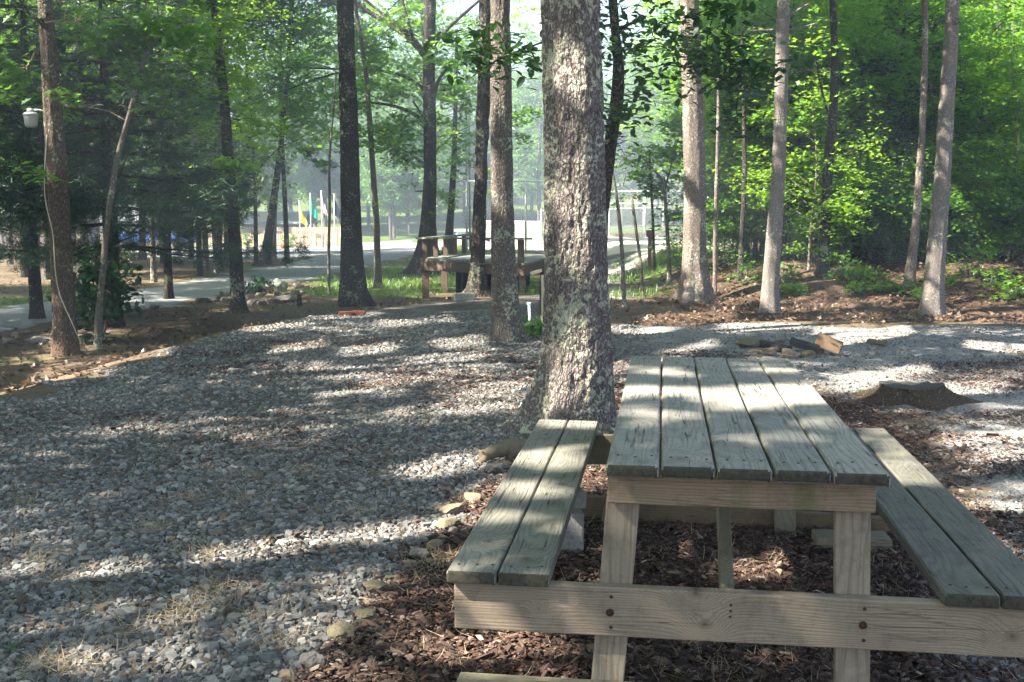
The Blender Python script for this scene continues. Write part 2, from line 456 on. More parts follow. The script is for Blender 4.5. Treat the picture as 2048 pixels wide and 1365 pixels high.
M['endgrain'] = mat("blackened_end_grain", lambda N, B: (N.l(N.ramp(N.noise(N.mapping(N.coord(), scale=(1, 1, 1)), 60, 5, .7), [(.3, (.022, .021, .016)), (.75, (.085, .078, .055))]), B.inputs["Base Color"]), N.bump(B, N.noise(N.coord(), 90, 4), .6, .003)))
M['frame_x'] = wood("pale_sawn_lumber_crosswise", (.36, .29, .22), (.16, .105, .07), .12, grain=.8, crack=.5, axis=0)
M['beam_knots'] = wood('pale_sawn_lumber_knotty', (.36, .29, .22), (.16, .105, .07), .15, grain=.85, crack=.5, axis=0, knots=((-.093, -.022, .017), (-.12, .066, .02), (.70, -.01, .02), (-.55, .0, .006)))
M['brown_timber'] = wood('dark_brown_timber', (.20, .15, .10), (.09, .065, .045), .3, grain=.8, crack=.5, axis=0)  # darker brown than the near timber
M['cleat'] = wood('stained_sawn_lumber_crosswise', (.36, .27, .19), (.17, .10, .065), .1, grain=.9, crack=.4, axis=0, streak=(.11, .13, .04))
M['frame_xd'] = wood("darker_sawn_lumber_crosswise", (.22, .19, .125), (.10, .08, .05), .3, grain=.8, crack=.3, axis=0)  # darker copy of the sawn lumber, for rear and middle parts
M['frame_z'] = wood("pale_sawn_lumber_upright", (.35, .295, .23), (.15, .105, .075), .15, grain=.9, crack=.25, axis=2)
M['frame_g'] = wood("mossy_sawn_lumber", (.26, .235, .165), (.12, .105, .07), .25, grain=.8, crack=.3, axis=2)
M['timber'] = wood("mossy_timber", (.27, .245, .17), (.12, .105, .07), .22, grain=.6, crack=.7, axis=0)
M['deckwood'] = wood("brown_deck_lumber", (.15, .105, .075), (.08, .055, .04), .1, grain=.7, crack=.3, axis=0)
M['deckpost'] = wood("brown_deck_post", (.16, .11, .078), (.09, .06, .042), .1, grain=.7, crack=.3, axis=2)
M['decktop'] = wood("grey_deck_board", (.25, .255, .235), (.15, .15, .135), .2, grain=.4, crack=.4, axis=1)
M['fencewood'] = wood("tan_fence_board", (.50, .40, .29), (.3, .2, .13), 0, grain=.3, crack=.1, axis=2)

def simple(name, c, rough=.8, metal=0, nz=0, nsc=20, c2=None, bump=0, spec=.25):
    def b(N, B):
        if nz or c2:
            N.l(N.ramp(N.noise(N.coord(), nsc, 5, .65), [(.3, c), (.72, c2 or tuple(x * (1 - nz) for x in c))]), B.inputs["Base Color"])
        else: B.inputs["Base Color"].default_value = (*c, 1)
        B.inputs["Roughness"].default_value = rough; B.inputs["Metallic"].default_value = metal; B.inputs["Specular IOR Level"].default_value = spec
        if bump: N.bump(B, N.noise(N.coord(), nsc * 2, 5, .7), bump, .01)
    return mat(name, b)

M['nail'] = simple("rusty_nail", (.05, .032, .022), .7, .3)
M['rust'] = simple("rust", (.035, .018, .013), .8, 0, c2=(.08, .032, .018), nsc=60, bump=.4)
M['steel'] = simple("galvanised_steel", (.55, .57, .58), .45, .6, .25, 30)
M['white_paint'] = simple("white_paint", (.78, .79, .78), .5, 0, .12, 12)
M['pvc'] = simple("white_plastic_pipe", (.78, .80, .80), .35)
M['lampwhite'] = simple("milky_lamp_plastic", (.33, .35, .33), .35, 0, .15, 9)
M['lampgrey'] = simple("grey_cast_housing", (.35, .37, .38), .5, .3)
M['cable'] = simple("pale_cable", (.36, .33, .25), .5)
M['cinder'] = simple("cinder_block_concrete", (.34, .33, .31), .95, 0, .45, 70, bump=.8)
M['sandstone'] = simple("buff_sandstone", (.28, .215, .15), .9, 0, c2=(.17, .125, .085), nsc=22, bump=1)
M['mossstone'] = simple("mossy_sandstone", (.19, .16, .11), .9, 0, c2=(.11, .095, .055), nsc=20, bump=1)
M['greyrock'] = simple("grey_brown_rock", (.24, .21, .18), .9, 0, c2=(.12, .105, .09), nsc=9, bump=.9)
M['slab'] = simple("smooth_grey_slab", (.27, .29, .25), .9, 0, c2=(.17, .18, .14), nsc=6, bump=.5)
M['char'] = simple("charred_wood", (.012, .011, .011), .7, 0, c2=(.05, .045, .042), nsc=30, bump=1)
M['ash'] = simple("ash", (.10, .10, .10), .95, 0, c2=(.26, .26, .26), nsc=30, bump=1)
M['freshwood'] = wood("fresh_split_wood", (.30, .195, .115), (.16, .095, .055), 0, grain=.7, crack=.5, axis=0)
M['stumptop'] = simple("weathered_cut_face", (.075, .07, .066), .9, 0, c2=(.045, .04, .036), nsc=14, bump=.8)
M['stumpside'] = bark("rotting_stump_bark", (.03, .022, .016), (.10, .07, .045), (.20, .155, .10), None, .5, 1.9, 0, 71, 1)
M['stick'] = simple("grey_brown_stick", (.15, .125, .085), .9, 0, c2=(.12, .095, .06), nsc=20, bump=.6)
M['wood_grey'] = simple("driftwood_grey", (.30, .31, .22), .9, 0, c2=(.16, .16, .11), nsc=16, bump=.8)
M['tarp'] = simple("black_tarp", (.006, .006, .006), .6)
M['yellowpost'] = simple("stained_yellow_post", (.62, .52, .22), .6, 0, c2=(.55, .56, .48), nsc=6)
M['greybox'] = simple("grey_electrical_box", (.32, .34, .35), .5, .2)
M['roof'] = simple("grey_metal_roof", (.36, .38, .40), .5, .2, .2, 3)
M['wall'] = simple("brown_cabin_siding", (.17, .115, .095), .9, 0, .2, 5)
M['trim'] = simple("pale_trim", (.5, .45, .38), .8)
M['glass'] = simple("dark_window_glass", (.03, .035, .04), .1, 0, spec=.6)
M['bluewhite'] = simple("pale_blue_siding", (.55, .60, .66), .7)
M['blue'] = simple("blue_plastic", (.06, .16, .5), .5)
M['terracotta'] = simple("red_orange_plastic", (.5, .11, .05), .6)
M['green_flag'] = simple("green_flag_cloth", (.01, .30, .19), .8)
M['yellow_flag'] = simple("yellow_flag_cloth", (.62, .60, .12), .8)
M['dark_flag'] = simple("dark_navy_flag_cloth", (.012, .014, .03), .8)
M['red_flag'] = simple("red_flag_cloth", (.5, .03, .04), .8)
M['white_flag'] = simple("white_flag_cloth", (.8, .8, .8), .8)
M['navy_flag'] = simple("blue_flag_cloth", (.02, .04, .2), .8)
M['brick'] = simple("red_brick", (.20, .065, .042), .9, 0, .3, 40)

def stone_mat(name, stops, rough=.85):
    def b(N, B):
        c = N.ramp(N.attr("rnd"), stops); c = N.mix(.3, c, N.ramp(N.noise(N.coord(), 120, 3), [(.3, (.12, .12, .12)), (.8, (.5, .5, .5))]), 'OVERLAY')
        N.l(c, B.inputs["Base Color"]); B.inputs["Roughness"].default_value = rough
    return mat(name, b)
M['gravel'] = stone_mat("grey_limestone", [(0, (.08, .077, .07)), (.3, (.135, .131, .122)), (.68, (.215, .208, .194)), (.84, (.34, .33, .30)), (.9, (.17, .13, .095)), (1, (.11, .082, .06))])
M['mulch'] = stone_mat("bark_chip", [(0, (.03, .02, .015)), (.45, (.075, .046, .035)), (.82, (.135, .085, .065)), (.96, (.22, .15, .115)), (1, (.36, .31, .26))])

# ------------------------------------------------------------------ ground zones in plan
Z = {}
Z['gravel'] = PAD_EDGE[:-1] + P_((960, 600), (1085, 590), (1130, 640), (1300, 655), (1500, 645), (1700, 655), (1900, 650), (2250, 655), (2500, 900), (2600, 1500)) + [flat(1500, 4000), np.array([-6., .2])]
Z['mulch'] = [flat(*p) for p in ((1045, 905), (970, 990), (880, 1050), (800, 1125), (710, 1205), (650, 1300), (570, 1400), (400, 1700), (0, 3000), (2100, 3000), (2080, 1500), (2040, 1200), (1960, 1080), (1880, 980), (1830, 900), (1800, 850), (1740, 810), (1680, 800), (1560, 800), (1400, 800), (1240, 790), (1120, 800))]
Z['road'] = P_((-900, 850), (-300, 715), (0, 668), (120, 650), (240, 626), (400, 600), (520, 577), (660, 550), (800, 518), (880, 500), (930, 488)) + P_((930, 482), (800, 489), (720, 500), (620, 518), (480, 545), (300, 575), (100, 603), (0, 615), (-300, 645), (-900, 710))
Z['lot'] = P_((470, 520), (600, 514), (700, 502), (800, 496), (900, 488), (935, 483), (820, 480), (640, 486.5), (480, 492), (250, 505), (300, 522))
Z['field'] = P_((930, 498), (1090, 502), (1400, 503), (1500, 500), (1500, 476), (1240, 474), (1085, 478), (940, 482))
Z['grass1'] = P_((620, 590), (700, 600), (830, 600), (900, 585), (1000, 590), (1090, 590), (1090, 560), (860, 540), (880, 508), (830, 512), (740, 535), (640, 558))
Z['grass2'] = P_((1225, 590), (1370, 590), (1390, 530), (1380, 500), (1230, 500), (1260, 545))
Z['grass3'] = P_((480, 560), (600, 535), (700, 514), (640, 515), (560, 530), (480, 545))
Z['grass4'] = P_((-100, 640), (100, 640), (230, 590), (130, 580), (-50, 600))
Z['litter'] = P_((1230, 655), (1500, 640), (2100, 648), (2500, 650), (2500, 560), (2048, 545), (1400, 540), (1330, 600))
Z['drive2'] = P_((1225, 600), (1275, 560), (1275, 525), (1215, 520), (1100, 545), (1100, 600))

def zone(k, x, y, s=.25, nz=0.0, nsc=1.2):
    d = poly_sd(x, y, Z[k])
    if nz: d = d + nz * fbm(np.stack([x * nsc, y * nsc, x * 0 + 3.3], 1), 3)
    return sstep(-s, s, d)

def weights(x, y):
    r = np.hypot(x, y); soft = .08 + r * .012
    w = {}
    w['road'] = np.maximum(zone('road', x, y, .35, .5, .8), zone('lot', x, y, .6, .6, .4))
    w['field'] = np.maximum(zone('field', x, y, .8, 1, .3), 0)
    w['gravel'] = zone('gravel', x, y, .12, .22, 2.2)
    w['mulch'] = np.minimum(zone('mulch', x, y, .10, .16, 2.5), np.maximum(sstep(-.55, .25, poly_sd(x, y, Z['mulch']) + .3 * fbm(np.stack([x * 3, y * 3, x * 0 + 4], 1), 3)), 1 - sstep(.6, 1.2, x)))
    w['debris'] = sstep(-1.1, .1, poly_sd(x, y, Z['mulch']) + .5 * fbm(np.stack([x * 2, y * 2, x * 0 + 6], 1), 3)) * sstep(.2, 1.2, x) * sstep(3.6, 4.4, y)
    w['grass'] = np.maximum.reduce([zone(k, x, y, .7, 1.2, .8) for k in ('grass1', 'grass2', 'grass3', 'grass4')])
    w['grass'] = np.maximum(w['grass'], sstep(44, 55, y) * (1 - w['field']) * (1 - w['road']) * .9)
    w['litter'] = np.maximum(zone('litter', x, y, .5, .8, .8), sstep(4, 7, x) * sstep(17.5, 19, y) * (1 - sstep(60, 80, y)))
    # finer packed gravel to the right, mixed with brown debris
    right = sstep(-.2, 1.2, x - .06 * y)
    w['pack'] = w['gravel'] * right * sstep(5.2, 6.4, y + .5 * x)
    dv = zone('drive2', x, y, .5, .5, 1)
    w['pack'] = np.maximum(w['pack'], dv * .9)
    return w

def build_ground():
    th = np.concatenate([np.linspace(-math.pi, -.62, 60, endpoint=False), np.linspace(-.62, .62, 520), np.linspace(.62, math.pi, 60)[1:-1]])
    rr = np.concatenate([np.geomspace(.6, 2.4, 14)[:-1], np.geomspace(2.4, 235, 560)])
    R, TH = np.meshgrid(rr, th, indexing='ij')
    x = (R * np.sin(TH)).ravel(); y = (R * np.cos(TH)).ravel()
    z = height(x, y)
    w = weights(x, y)
    near = 1 - sstep(10, 22, R.ravel())
    z = z + near * (.012 * fbm(np.stack([x * 2.3, y * 2.3, x * 0], 1), 3) + .005 * w['mulch'] * fbm(np.stack([x * 14, y * 14, x * 0], 1), 2))
    z = z + .05 * w['litter'] * fbm(np.stack([x * 1.7, y * 1.7, x * 0 + 9], 1), 3) - .01 * w['mulch']
    n, m = len(rr), len(th)
    V = np.stack([x, y, z], 1)
    V = np.vstack([V, [0, 0, float(height(0, 0))]])
    i = np.arange(n - 1)[:, None] * m; j = np.arange(m)[None, :]; jn = (j + 1) % m
    Q = np.stack([i + j, i + m + j, i + m + jn, i + jn], -1).reshape(-1, 4)
    jj = np.arange(m); T3 = np.stack([np.full(m, n * m), jj, (jj + 1) % m], 1)
    one = np.ones(len(V) - 1)
    w['litter'] = np.maximum(w['litter'], 0)
    A = np.stack([w['gravel'], w['mulch'], w['grass'], one], 1); A = np.vstack([A, [0, 1, 0, 1]])
    Bc = np.stack([w['road'], w['field'], w['litter'], one], 1); Bc = np.vstack([Bc, [0, 0, 0, 1]])
    C = np.append(w['pack'] * (1 - .8 * w['debris']), 0); A[:len(x), 0] *= 1 - .8 * w['debris']
    def b(N, B):
        co = N.coord()
        a1 = N.n("SeparateColor"); N.l(N.attr("za", "Color"), a1.inputs[0]); a2 = N.n("SeparateColor"); N.l(N.attr("zb", "Color"), a2.inputs[0])
        n1 = N.noise(co, 1.3, 5, .6); n2 = N.noise(co, 14, 5, .7); n3 = N.noise(co, 70, 3, .7)
        dirt = N.ramp(n1, [(.3, (.085, .062, .044)), (.55, (.14, .102, .072)), (.8, (.20, .15, .108))])
        dirt = N.mix(N.ramp(n2, [(.45, (0, 0, 0)), (.7, (.8, .8, .8))]), dirt, (.07, .05, .034))
        moss = N.ramp(N.noise(co, .9, 4), [(.52, (0, 0, 0)), (.66, (.55, .55, .55))])
        dirt = N.mix(moss, dirt, (.10, .105, .035))
        cw = N.n("VectorMath", operation='ADD'); nw = N.n('TexNoise'); nw.inputs['Scale'].default_value = 30; nw.inputs['Detail'].default_value = 3; N.l(co, nw.inputs['Vector']); ns = N.n('VectorMath', operation='SCALE'); ns.inputs['Scale'].default_value = .03; N.l(nw.outputs['Color'], ns.inputs[0]); N.l(co, cw.inputs[0]); N.l(ns.outputs[0], cw.inputs[1]); cq = cw.outputs[0]
        vs = N.vor(cq, 52, 'F1', "Color"); vd = N.vor(cq, 52, 'F1')
        sp = N.n("SeparateColor"); N.l(vs, sp.inputs[0])
        st = N.ramp(sp.outputs[0], [(0, (.09, .09, .086)), (.5, (.17, .167, .158)), (1, (.28, .275, .255))])
        gr = N.mix(N.ramp(vd, [(.25, (0, 0, 0)), (.65, (.9, .9, .9))]), st, (.05, .045, .04))
        gr = N.mix(N.ramp(N.noise(co, 1.6, 6, .7), [(.45, (0, 0, 0)), (.62, (.8, .8, .8))]), gr, (.085, .066, .05))
        vp = N.vor(co, 85, 'F1', "Color"); sq = N.n("SeparateColor"); N.l(vp, sq.inputs[0])
        pk = N.ramp(sq.outputs[0], [(0, (.13, .128, .124)), (.5, (.21, .207, .198)), (1, (.33, .325, .31))])
        pk = N.mix(N.ramp(N.noise(co, 2.2, 6, .7), [(.5, (0, 0, 0)), (.68, (.7, .7, .7))]), pk, (.12, .092, .072))
        mu = N.ramp(N.m('ADD', N.m('MULTIPLY', n2, .5), N.m('MULTIPLY', n3, .5)), [(.3, (.03, .017, .012)), (.6, (.085, .045, .032)), (.8, (.15, .085, .06))])
        gs = N.ramp(N.m('ADD', N.m('MULTIPLY', n1, .6), N.m('MULTIPLY', n2, .4)), [(.3, (.055, .08, .02)), (.6, (.10, .14, .035)), (.8, (.20, .18, .08))])
        li = N.ramp(n2, [(.3, (.04, .026, .018)), (.6, (.095, .062, .042)), (.8, (.18, .125, .085))])
        rd = N.ramp(N.m('ADD', N.m('MULTIPLY', n1, .5), N.m('MULTIPLY', n3, .5)), [(.3, (.18, .182, .19)), (.75, (.30, .30, .305))])
        fd = N.ramp(n2, [(.3, (.38, .35, .29)), (.8, (.52, .49, .42))])
        def msk(s, k=.35): return N.m('MULTIPLY_ADD', N.m('SUBTRACT', N.m('ADD', s, N.m('MULTIPLY', N.m('SUBTRACT', n2, .5), k)), .5), 4, .5, True)
        c = dirt
        c = N.mix(msk(a1.outputs[2], .9), c, gs)
        c = N.mix(msk(a2.outputs[2]), c, li)
        c = N.mix(msk(a2.outputs[1]), c, fd)
        c = N.mix(msk(a2.outputs[0]), c, rd)
        c = N.mix(msk(a1.outputs[0]), c, gr)
        c = N.mix(msk(N.attr("zc"), .6), c, pk)
        c = N.mix(msk(a1.outputs[1], .7), c, mu)
        N.l(c, B.inputs["Base Color"]); B.inputs["Roughness"].default_value = .95; B.inputs["Specular IOR Level"].default_value = .08
        gm = N.m('MAXIMUM', a1.outputs[0], N.attr("zc"))
        h = N.m('ADD', N.m('MULTIPLY', N.m('SUBTRACT', 1, vd), N.m('MULTIPLY', gm, .6)), N.m('ADD', N.m('MULTIPLY', n2, .8), N.m('MULTIPLY', n3, .5)))
        N.bump(B, h, .6, .018)
    gm = mat("ground_surface", b)
    fw = lambda q: q[Q].mean(1)
    kind = np.zeros(len(Q), int)
    kind[fw(A[:, 2]) > .5] = 1; kind[fw(Bc[:, 1]) > .5] = 2; kind[fw(Bc[:, 0]) > .5] = 3; kind[fw(A[:, 0]) > .5] = 4; kind[fw(A[:, 1]) > .5] = 5
    for k, nm in enumerate(("ground", "grass_verge", "ball_field", "road", "gravel_pad", "mulch_bed")):
        q = Q[kind == k]
        if len(q) == 0: continue
        fs = [q] + ([T3] if k == 5 else [])
        used = np.unique(np.concatenate([f.ravel() for f in fs])); mp = np.full(len(V), -1); mp[used] = np.arange(len(used))
        me = new_mesh(nm, V[used], [mp[f] for f in fs], gm, True, {"za": A[used], "zb": Bc[used], "zc": C[used]})
        tag(obj(nm, me), None, None, None, 'structure')
build_ground()

# ------------------------------------------------------------------ scattered stuff
def frames(n, tilt, rng):
    """random orthonormal frames whose normal leans up to `tilt` from up"""
    az = rng.uniform(0, 2 * np.pi, n); tl = np.abs(rng.normal(0, tilt, n)); ta = rng.uniform(0, 2 * np.pi, n)
    Nn = np.stack([np.sin(tl) * np.cos(ta), np.sin(tl) * np.sin(ta), np.cos(tl)], 1)
    U = np.stack([np.cos(az), np.sin(az), np.zeros(n)], 1)
    U = U - (U * Nn).sum(1)[:, None] * Nn; U /= np.linalg.norm(U, axis=1)[:, None]
    return U, np.cross(Nn, U), Nn

def scatter(C, size, tmpl, tris, rng, tilt=.4, jit=0, aniso=None, frm=None, rnd=None):
    n = len(C); U, V, Nn = frm or frames(n, tilt, rng)
    t = np.repeat(tmpl[None], n, 0)
    if jit: t = t * (1 + rng.uniform(-jit, jit, t.shape))
    if aniso is not None: t = t * aniso[:, None, :]
    t = t * np.asarray(size).reshape(-1, 1, 1)
    P = C[:, None, :] + t[:, :, 0:1] * U[:, None] + t[:, :, 1:2] * V[:, None] + t[:, :, 2:3] * Nn[:, None]
    k = tmpl.shape[0]
    T = (tris[None] + (np.arange(n) * k)[:, None, None]).reshape(-1, tris.shape[1])
    r = rng.uniform(0, 1, n) if rnd is None else rnd
    return P.reshape(-1, 3), T, np.repeat(r, k)

CUBE = np.array([[-1, -1, -1], [1, -1, -1], [1, 1, -1], [-1, 1, -1], [-.7, -.75, 1], [.7, -.7, 1], [.75, .65, 1], [-.65, .7, 1]], float) * .5
CUBT = np.concatenate([BOXF[:, [0, 1, 2]], BOXF[:, [0, 2, 3]]])

def sample(zone_w, n, r0, r1, thr=.5, power=1.3, half=.6):
    """points on the ground inside the wedge the camera looks into, thinning with distance"""
    u = RNG.uniform(0, 1, n); k = 2 - power
    r = (r0 ** k + u * (r1 ** k - r0 ** k)) ** (1 / k)
    th = RNG.uniform(-half, half, n)
    x = r * np.sin(th); y = r * np.cos(th)
    keep = zone_w(x, y) > RNG.uniform(thr * .6, thr * 1.4, n)
    return x[keep], y[keep]

def stones():
    f = lambda x, y: (lambda w: w['gravel'] * (1 - w['mulch']) * (1 - .92 * w['pack']) * (1 - .7 * sstep(.1, .6, fbm(np.stack([x * 1.7, y * 1.7, x * 0 + 5], 1), 4))))(weights(x, y))
    x, y = sample(f, 345000, 2.5, 15.5, .35, 1.15, .60)
    n = len(x); r = np.hypot(x, y)
    s = np.clip(RNG.lognormal(math.log(.0145), .46, n), .006, .040) * (1 + .045 * np.maximum(r - 7, 0))
    z = height(x, y) + .012 * fbm(np.stack([x * 2.3, y * 2.3, x * 0], 1), 3) + RNG.uniform(.0, .010, n)
    an = np.stack([RNG.uniform(.8, 1.45, n), RNG.uniform(.7, 1.05, n), RNG.uniform(.35, .75, n)], 1)
    V, T, a = scatter(np.stack([x, y, z], 1), s, CUBE, CUBT, RNG, .35, .25, an)
    tag(obj("gravel", new_mesh("gravel", V, T, M['gravel'], False, {"rnd": a})), "loose grey limestone gravel covering the parking pad", None, None, 'stuff')
    f = lambda x, y: (lambda w: np.maximum(w['pack'] * (1 - w['mulch']) * .75, w['mulch'] * .12))(weights(x, y))
    x, y = sample(f, 60000, 3.2, 16, .35, 1.1, .5)
    n = len(x); z = height(x, y) + .004
    an = np.stack([RNG.uniform(.8, 1.4, n), RNG.uniform(.7, 1.1, n), RNG.uniform(.4, .8, n)], 1)
    V, T, a = scatter(np.stack([x, y, z], 1), RNG.lognormal(math.log(.013), .35, n), CUBE, CUBT, RNG, .35, .25, an)
    tag(obj("fine_gravel", new_mesh("fine_gravel", V, T, M['gravel'], False, {"rnd": a})), "fine grey gravel packed into the ground at the right", None, None, 'stuff')
stones()

def chips():
    f = lambda x, y: (lambda w: np.maximum(w['mulch'], (.26 + .16 * sstep(7, 9, y)) * w['gravel'] * sstep(-.1, .5, fbm(np.stack([x * 1.1, y * 1.1, x * 0 + 8], 1), 3)) + .10 * w['pack'] + .2 * w['debris']))(weights(x, y))
    x, y = sample(f, 190000, 2.8, 12.5, .35, 1.25, .52)
    n = len(x)
    z = height(x, y) + RNG.uniform(.0, .016, n)
    an = np.stack([RNG.uniform(.7, 2.2, n), RNG.uniform(.5, 1.0, n), RNG.uniform(.12, .3, n)], 1)
    z = z + .006
    V, T, a = scatter(np.stack([x, y, z], 1), np.clip(RNG.lognormal(math.log(.0098), .55, n), .004, .034), CUBE, CUBT, RNG, .45, .35, an)
    tag(obj("bark_mulch", new_mesh("bark_mulch", V, T, M['mulch'], False, {"rnd": a})), "reddish brown bark chips spread around the picnic table", None, None, 'stuff')
chips()

BLADE = np.array([[-.5, 0, 0], [.5, 0, 0], [.35, .55, .06], [-.35, .55, .06], [0, 1, .22]], float)
BLT = np.array([[0, 1, 2], [0, 2, 3], [3, 2, 4]])
def straw():
    f = lambda x, y: (lambda w: .25 * w['mulch'] + .22 * w['gravel'] * sstep(.1, .6, fbm(np.stack([x * 1.6, y * 1.6, x * 0 + 2], 1), 3)))(weights(x, y))
    x, y = sample(f, 26000, 2.8, 9, .3, 1.3, .52)
    # tufts of dead grass
    cx = []; cyy = []
    for px, py in ((240, 1275), (130, 1165), (85, 1330), (395, 1110), (480, 1000), (90, 1120), (200, 1200), (350, 1235), (430, 1180), (720, 1030), (370, 1000), (860, 1135), (890, 1120), (300, 1060), (60, 1010), (610, 945), (500, 960), (1025, 930), (150, 1340), (420, 1215), (520, 1240), (560, 1290)):
        g = gnd(px, py); k = 190
        cx.append(g[0] + RNG.normal(0, .055, k)); cyy.append(g[1] + RNG.normal(0, .06, k))
    x = np.concatenate([x] + cx); y = np.concatenate([y] + cyy); n = len(x)
    z = height(x, y) + RNG.uniform(.006, .024, n)
    an = np.stack([np.full(n, .035), RNG.uniform(.6, 1.3, n), RNG.uniform(.3, 2, n)], 1)
    V, T, a = scatter(np.stack([x, y, z], 1), RNG.uniform(.03, .075, n), BLADE, BLT, RNG, .45, 0, an)
    tag(obj("dry_grass", new_mesh("dry_grass", V, T, M['straw'], False, {"rnd": a})), "wisps of dead straw and pine needles over gravel and mulch", None, None, 'stuff')
straw()

OVAL = np.array([[0, 0, 0], [-.24, .3, .05], [0, .36, 0], [.24, .3, .05], [-.22, .66, .03], [0, .7, -.03], [.22, .66, .03], [0, 1, -.08]], float)
OVT = np.array([[0, 2, 1], [0, 3, 2], [1, 2, 5], [1, 5, 4], [2, 3, 6], [2, 6, 5], [4, 5, 7], [5, 6, 7]])
OAK = np.array([[0, 0, 0], [-.12, .25, .02], [-.42, .38, .06], [-.16, .5, .02], [-.40, .74, .05], [-.12, .78, 0], [0, 1.05, -.05], [.12, .78, 0], [.40, .74, .05], [.16, .5, .02], [.42, .38, .06], [.12, .25, .02], [0, .5, -.02]], float)
OAT = np.array([[12, (i + 1) % 12, i] for i in range(12)])
KITE = np.array([[0, 0, 0], [-.34, .5, .07], [0, 1, -.04], [.34, .5, .07]], float)
KIT = np.array([[0, 2, 1], [0, 3, 2]])
MAPLE = np.array([[0, 0, 0], [-.5, .42, .08], [-.14, .52, .0], [0, 1, -.06], [.14, .52, .0], [.5, .42, .08]], float)
MAT_ = np.array([[0, 2, 1], [0, 4, 2], [2, 4, 3], [0, 5, 4]])
LEAF = {'oval': (OVAL, OVT), 'oak': (OAK, OAT), 'kite': (KITE, KIT), 'maple': (MAPLE, MAT_)}

def litter():
    f = lambda x, y: (lambda w: np.maximum(w['litter'], .35 * (1 - w['gravel']) * (1 - w['road']) * (1 - w['field'])))(weights(x, y))
    x, y = sample(f, 90000, 9, 34, .45, 1.35, .52)
    n = len(x); z = height(x, y) + RNG.uniform(.005, .04, n)
    V, T, a = scatter(np.stack([x, y, z], 1), RNG.uniform(.03, .085, n), MAPLE, MAT_, RNG, .6)
    tag(obj("leaf_litter", new_mesh("leaf_litter", V, T, M['litter'], False, {"rnd": a})), "brown dead leaves covering the woodland floor", None, None, 'stuff')
litter()

def grass():
    f = lambda x, y: (lambda w: w['grass'] * (1 - w['road']) * (1 - w['gravel']) * (1 - w['field']) * (.3 + .7 * sstep(-.4, .3, fbm(np.stack([x, y, x * 0], 1), 3))))(weights(x, y))
    x, y = sample(f, 150000, 14, 60, .5, 1.2, .5)
    n = len(x); z = height(x, y) - .005; r = np.hypot(x, y)
    an = np.stack([.06 + .004 * r, RNG.uniform(.6, 1.4, n), RNG.uniform(.2, 1.5, n)], 1)
    U, Vv, Nn = frames(n, .35, RNG)
    V, T, a = scatter(np.stack([x, y, z], 1), RNG.uniform(.06, .16, n), BLADE, BLT, RNG, aniso=an, frm=(U, Nn, Vv))
    tag(obj("grass", new_mesh("grass", V, T, M['grass'], False, {"rnd": a})), "patchy green grass beside the drive and under the deck", None, None, 'stuff')
grass()

# ------------------------------------------------------------------ foliage
def sprays(centers, rads, per, size, kind, rng, flat=.32, tilt=.5, outward=None):
    """layered sprays of leaves round the given centres"""
    Cs = []; Ns = []; R = []
    for c, r in zip(centers, rads):
        k = max(3, int(per * rng.uniform(.7, 1.3)))
        a = rng.uniform(0, 2 * np.pi, k); q = r * np.sqrt(rng.uniform(0, 1, k))
        sx, sy = rng.uniform(-.25, .25, 2)                       # each spray leans its own way
        dx, dy = q * np.cos(a), q * np.sin(a)
        dz = rng.normal(0, r * flat * .45, k) + sx * dx + sy * dy - .22 * q * q / r
        Cs.append(np.stack([c[0] + dx, c[1] + dy, c[2] + dz], 1)); R.append(np.clip(rng.normal(rng.uniform(.3, .7), .22, k), 0, 1))
    C = np.concatenate(Cs); n = len(C)
    fr = frames(n, tilt, rng)
    t, tr = LEAF[kind]
    return scatter(C, size * rng.uniform(.65, 1.25, n), t, tr, rng, frm=fr, rnd=np.concatenate(R))

def crown_pts(n, rx, ry, rz, rng, c=(0, 0, 0), hollow=.35):
    p = rng.normal(size=(n * 2, 3)); p /= np.linalg.norm(p, axis=1)[:, None]
    p *= (hollow + (1 - hollow) * rng.uniform(0, 1, n * 2) ** .5)[:, None]
    keep = fbm(p * 1.9 + rng.uniform(0, 50), 2) > -.12                # gaps
    p = p[keep][:n]
    return p * np.array([rx, ry, rz]) + np.array(c)

def add_twigs(parts, skel, centers, rng, k, r0=.012):
    sk = []
    for ln in skel:
        ln = np.asarray(ln); 
        for a, b in zip(ln[:-1], ln[1:]):
            m = max(2, int(np.linalg.norm(b - a) / .1)); sk.append(a + (b - a) * np.linspace(0, 1, m)[:, None])
    sk = np.concatenate(sk)
    for i in rng.choice(len(centers), min(k, len(centers)), replace=False):
        c = np.asarray(centers[i]); d = np.linalg.norm(sk - c, axis=1) + .8 * np.maximum(sk[:, 2] - c[2], 0); s = sk[d.argmin()]
        L = np.linalg.norm(c - s); m = (s + c) / 2 + rng.normal(0, .10 * L, 3) + np.array([0, 0, .10 * L])
        q = [s, s * .55 + m * .45 + rng.normal(0, .03 * L, 3), m, m * .5 + c * .5 + rng.normal(0, .05 * L, 3), c]; rr = r0 * min(1, .4 + L * .4)
        parts.append(tube(q, [rr, rr * .8, rr * .65, rr * .5, rr * .25], 5, cap=False)); sk = np.vstack([sk, q[2:]])

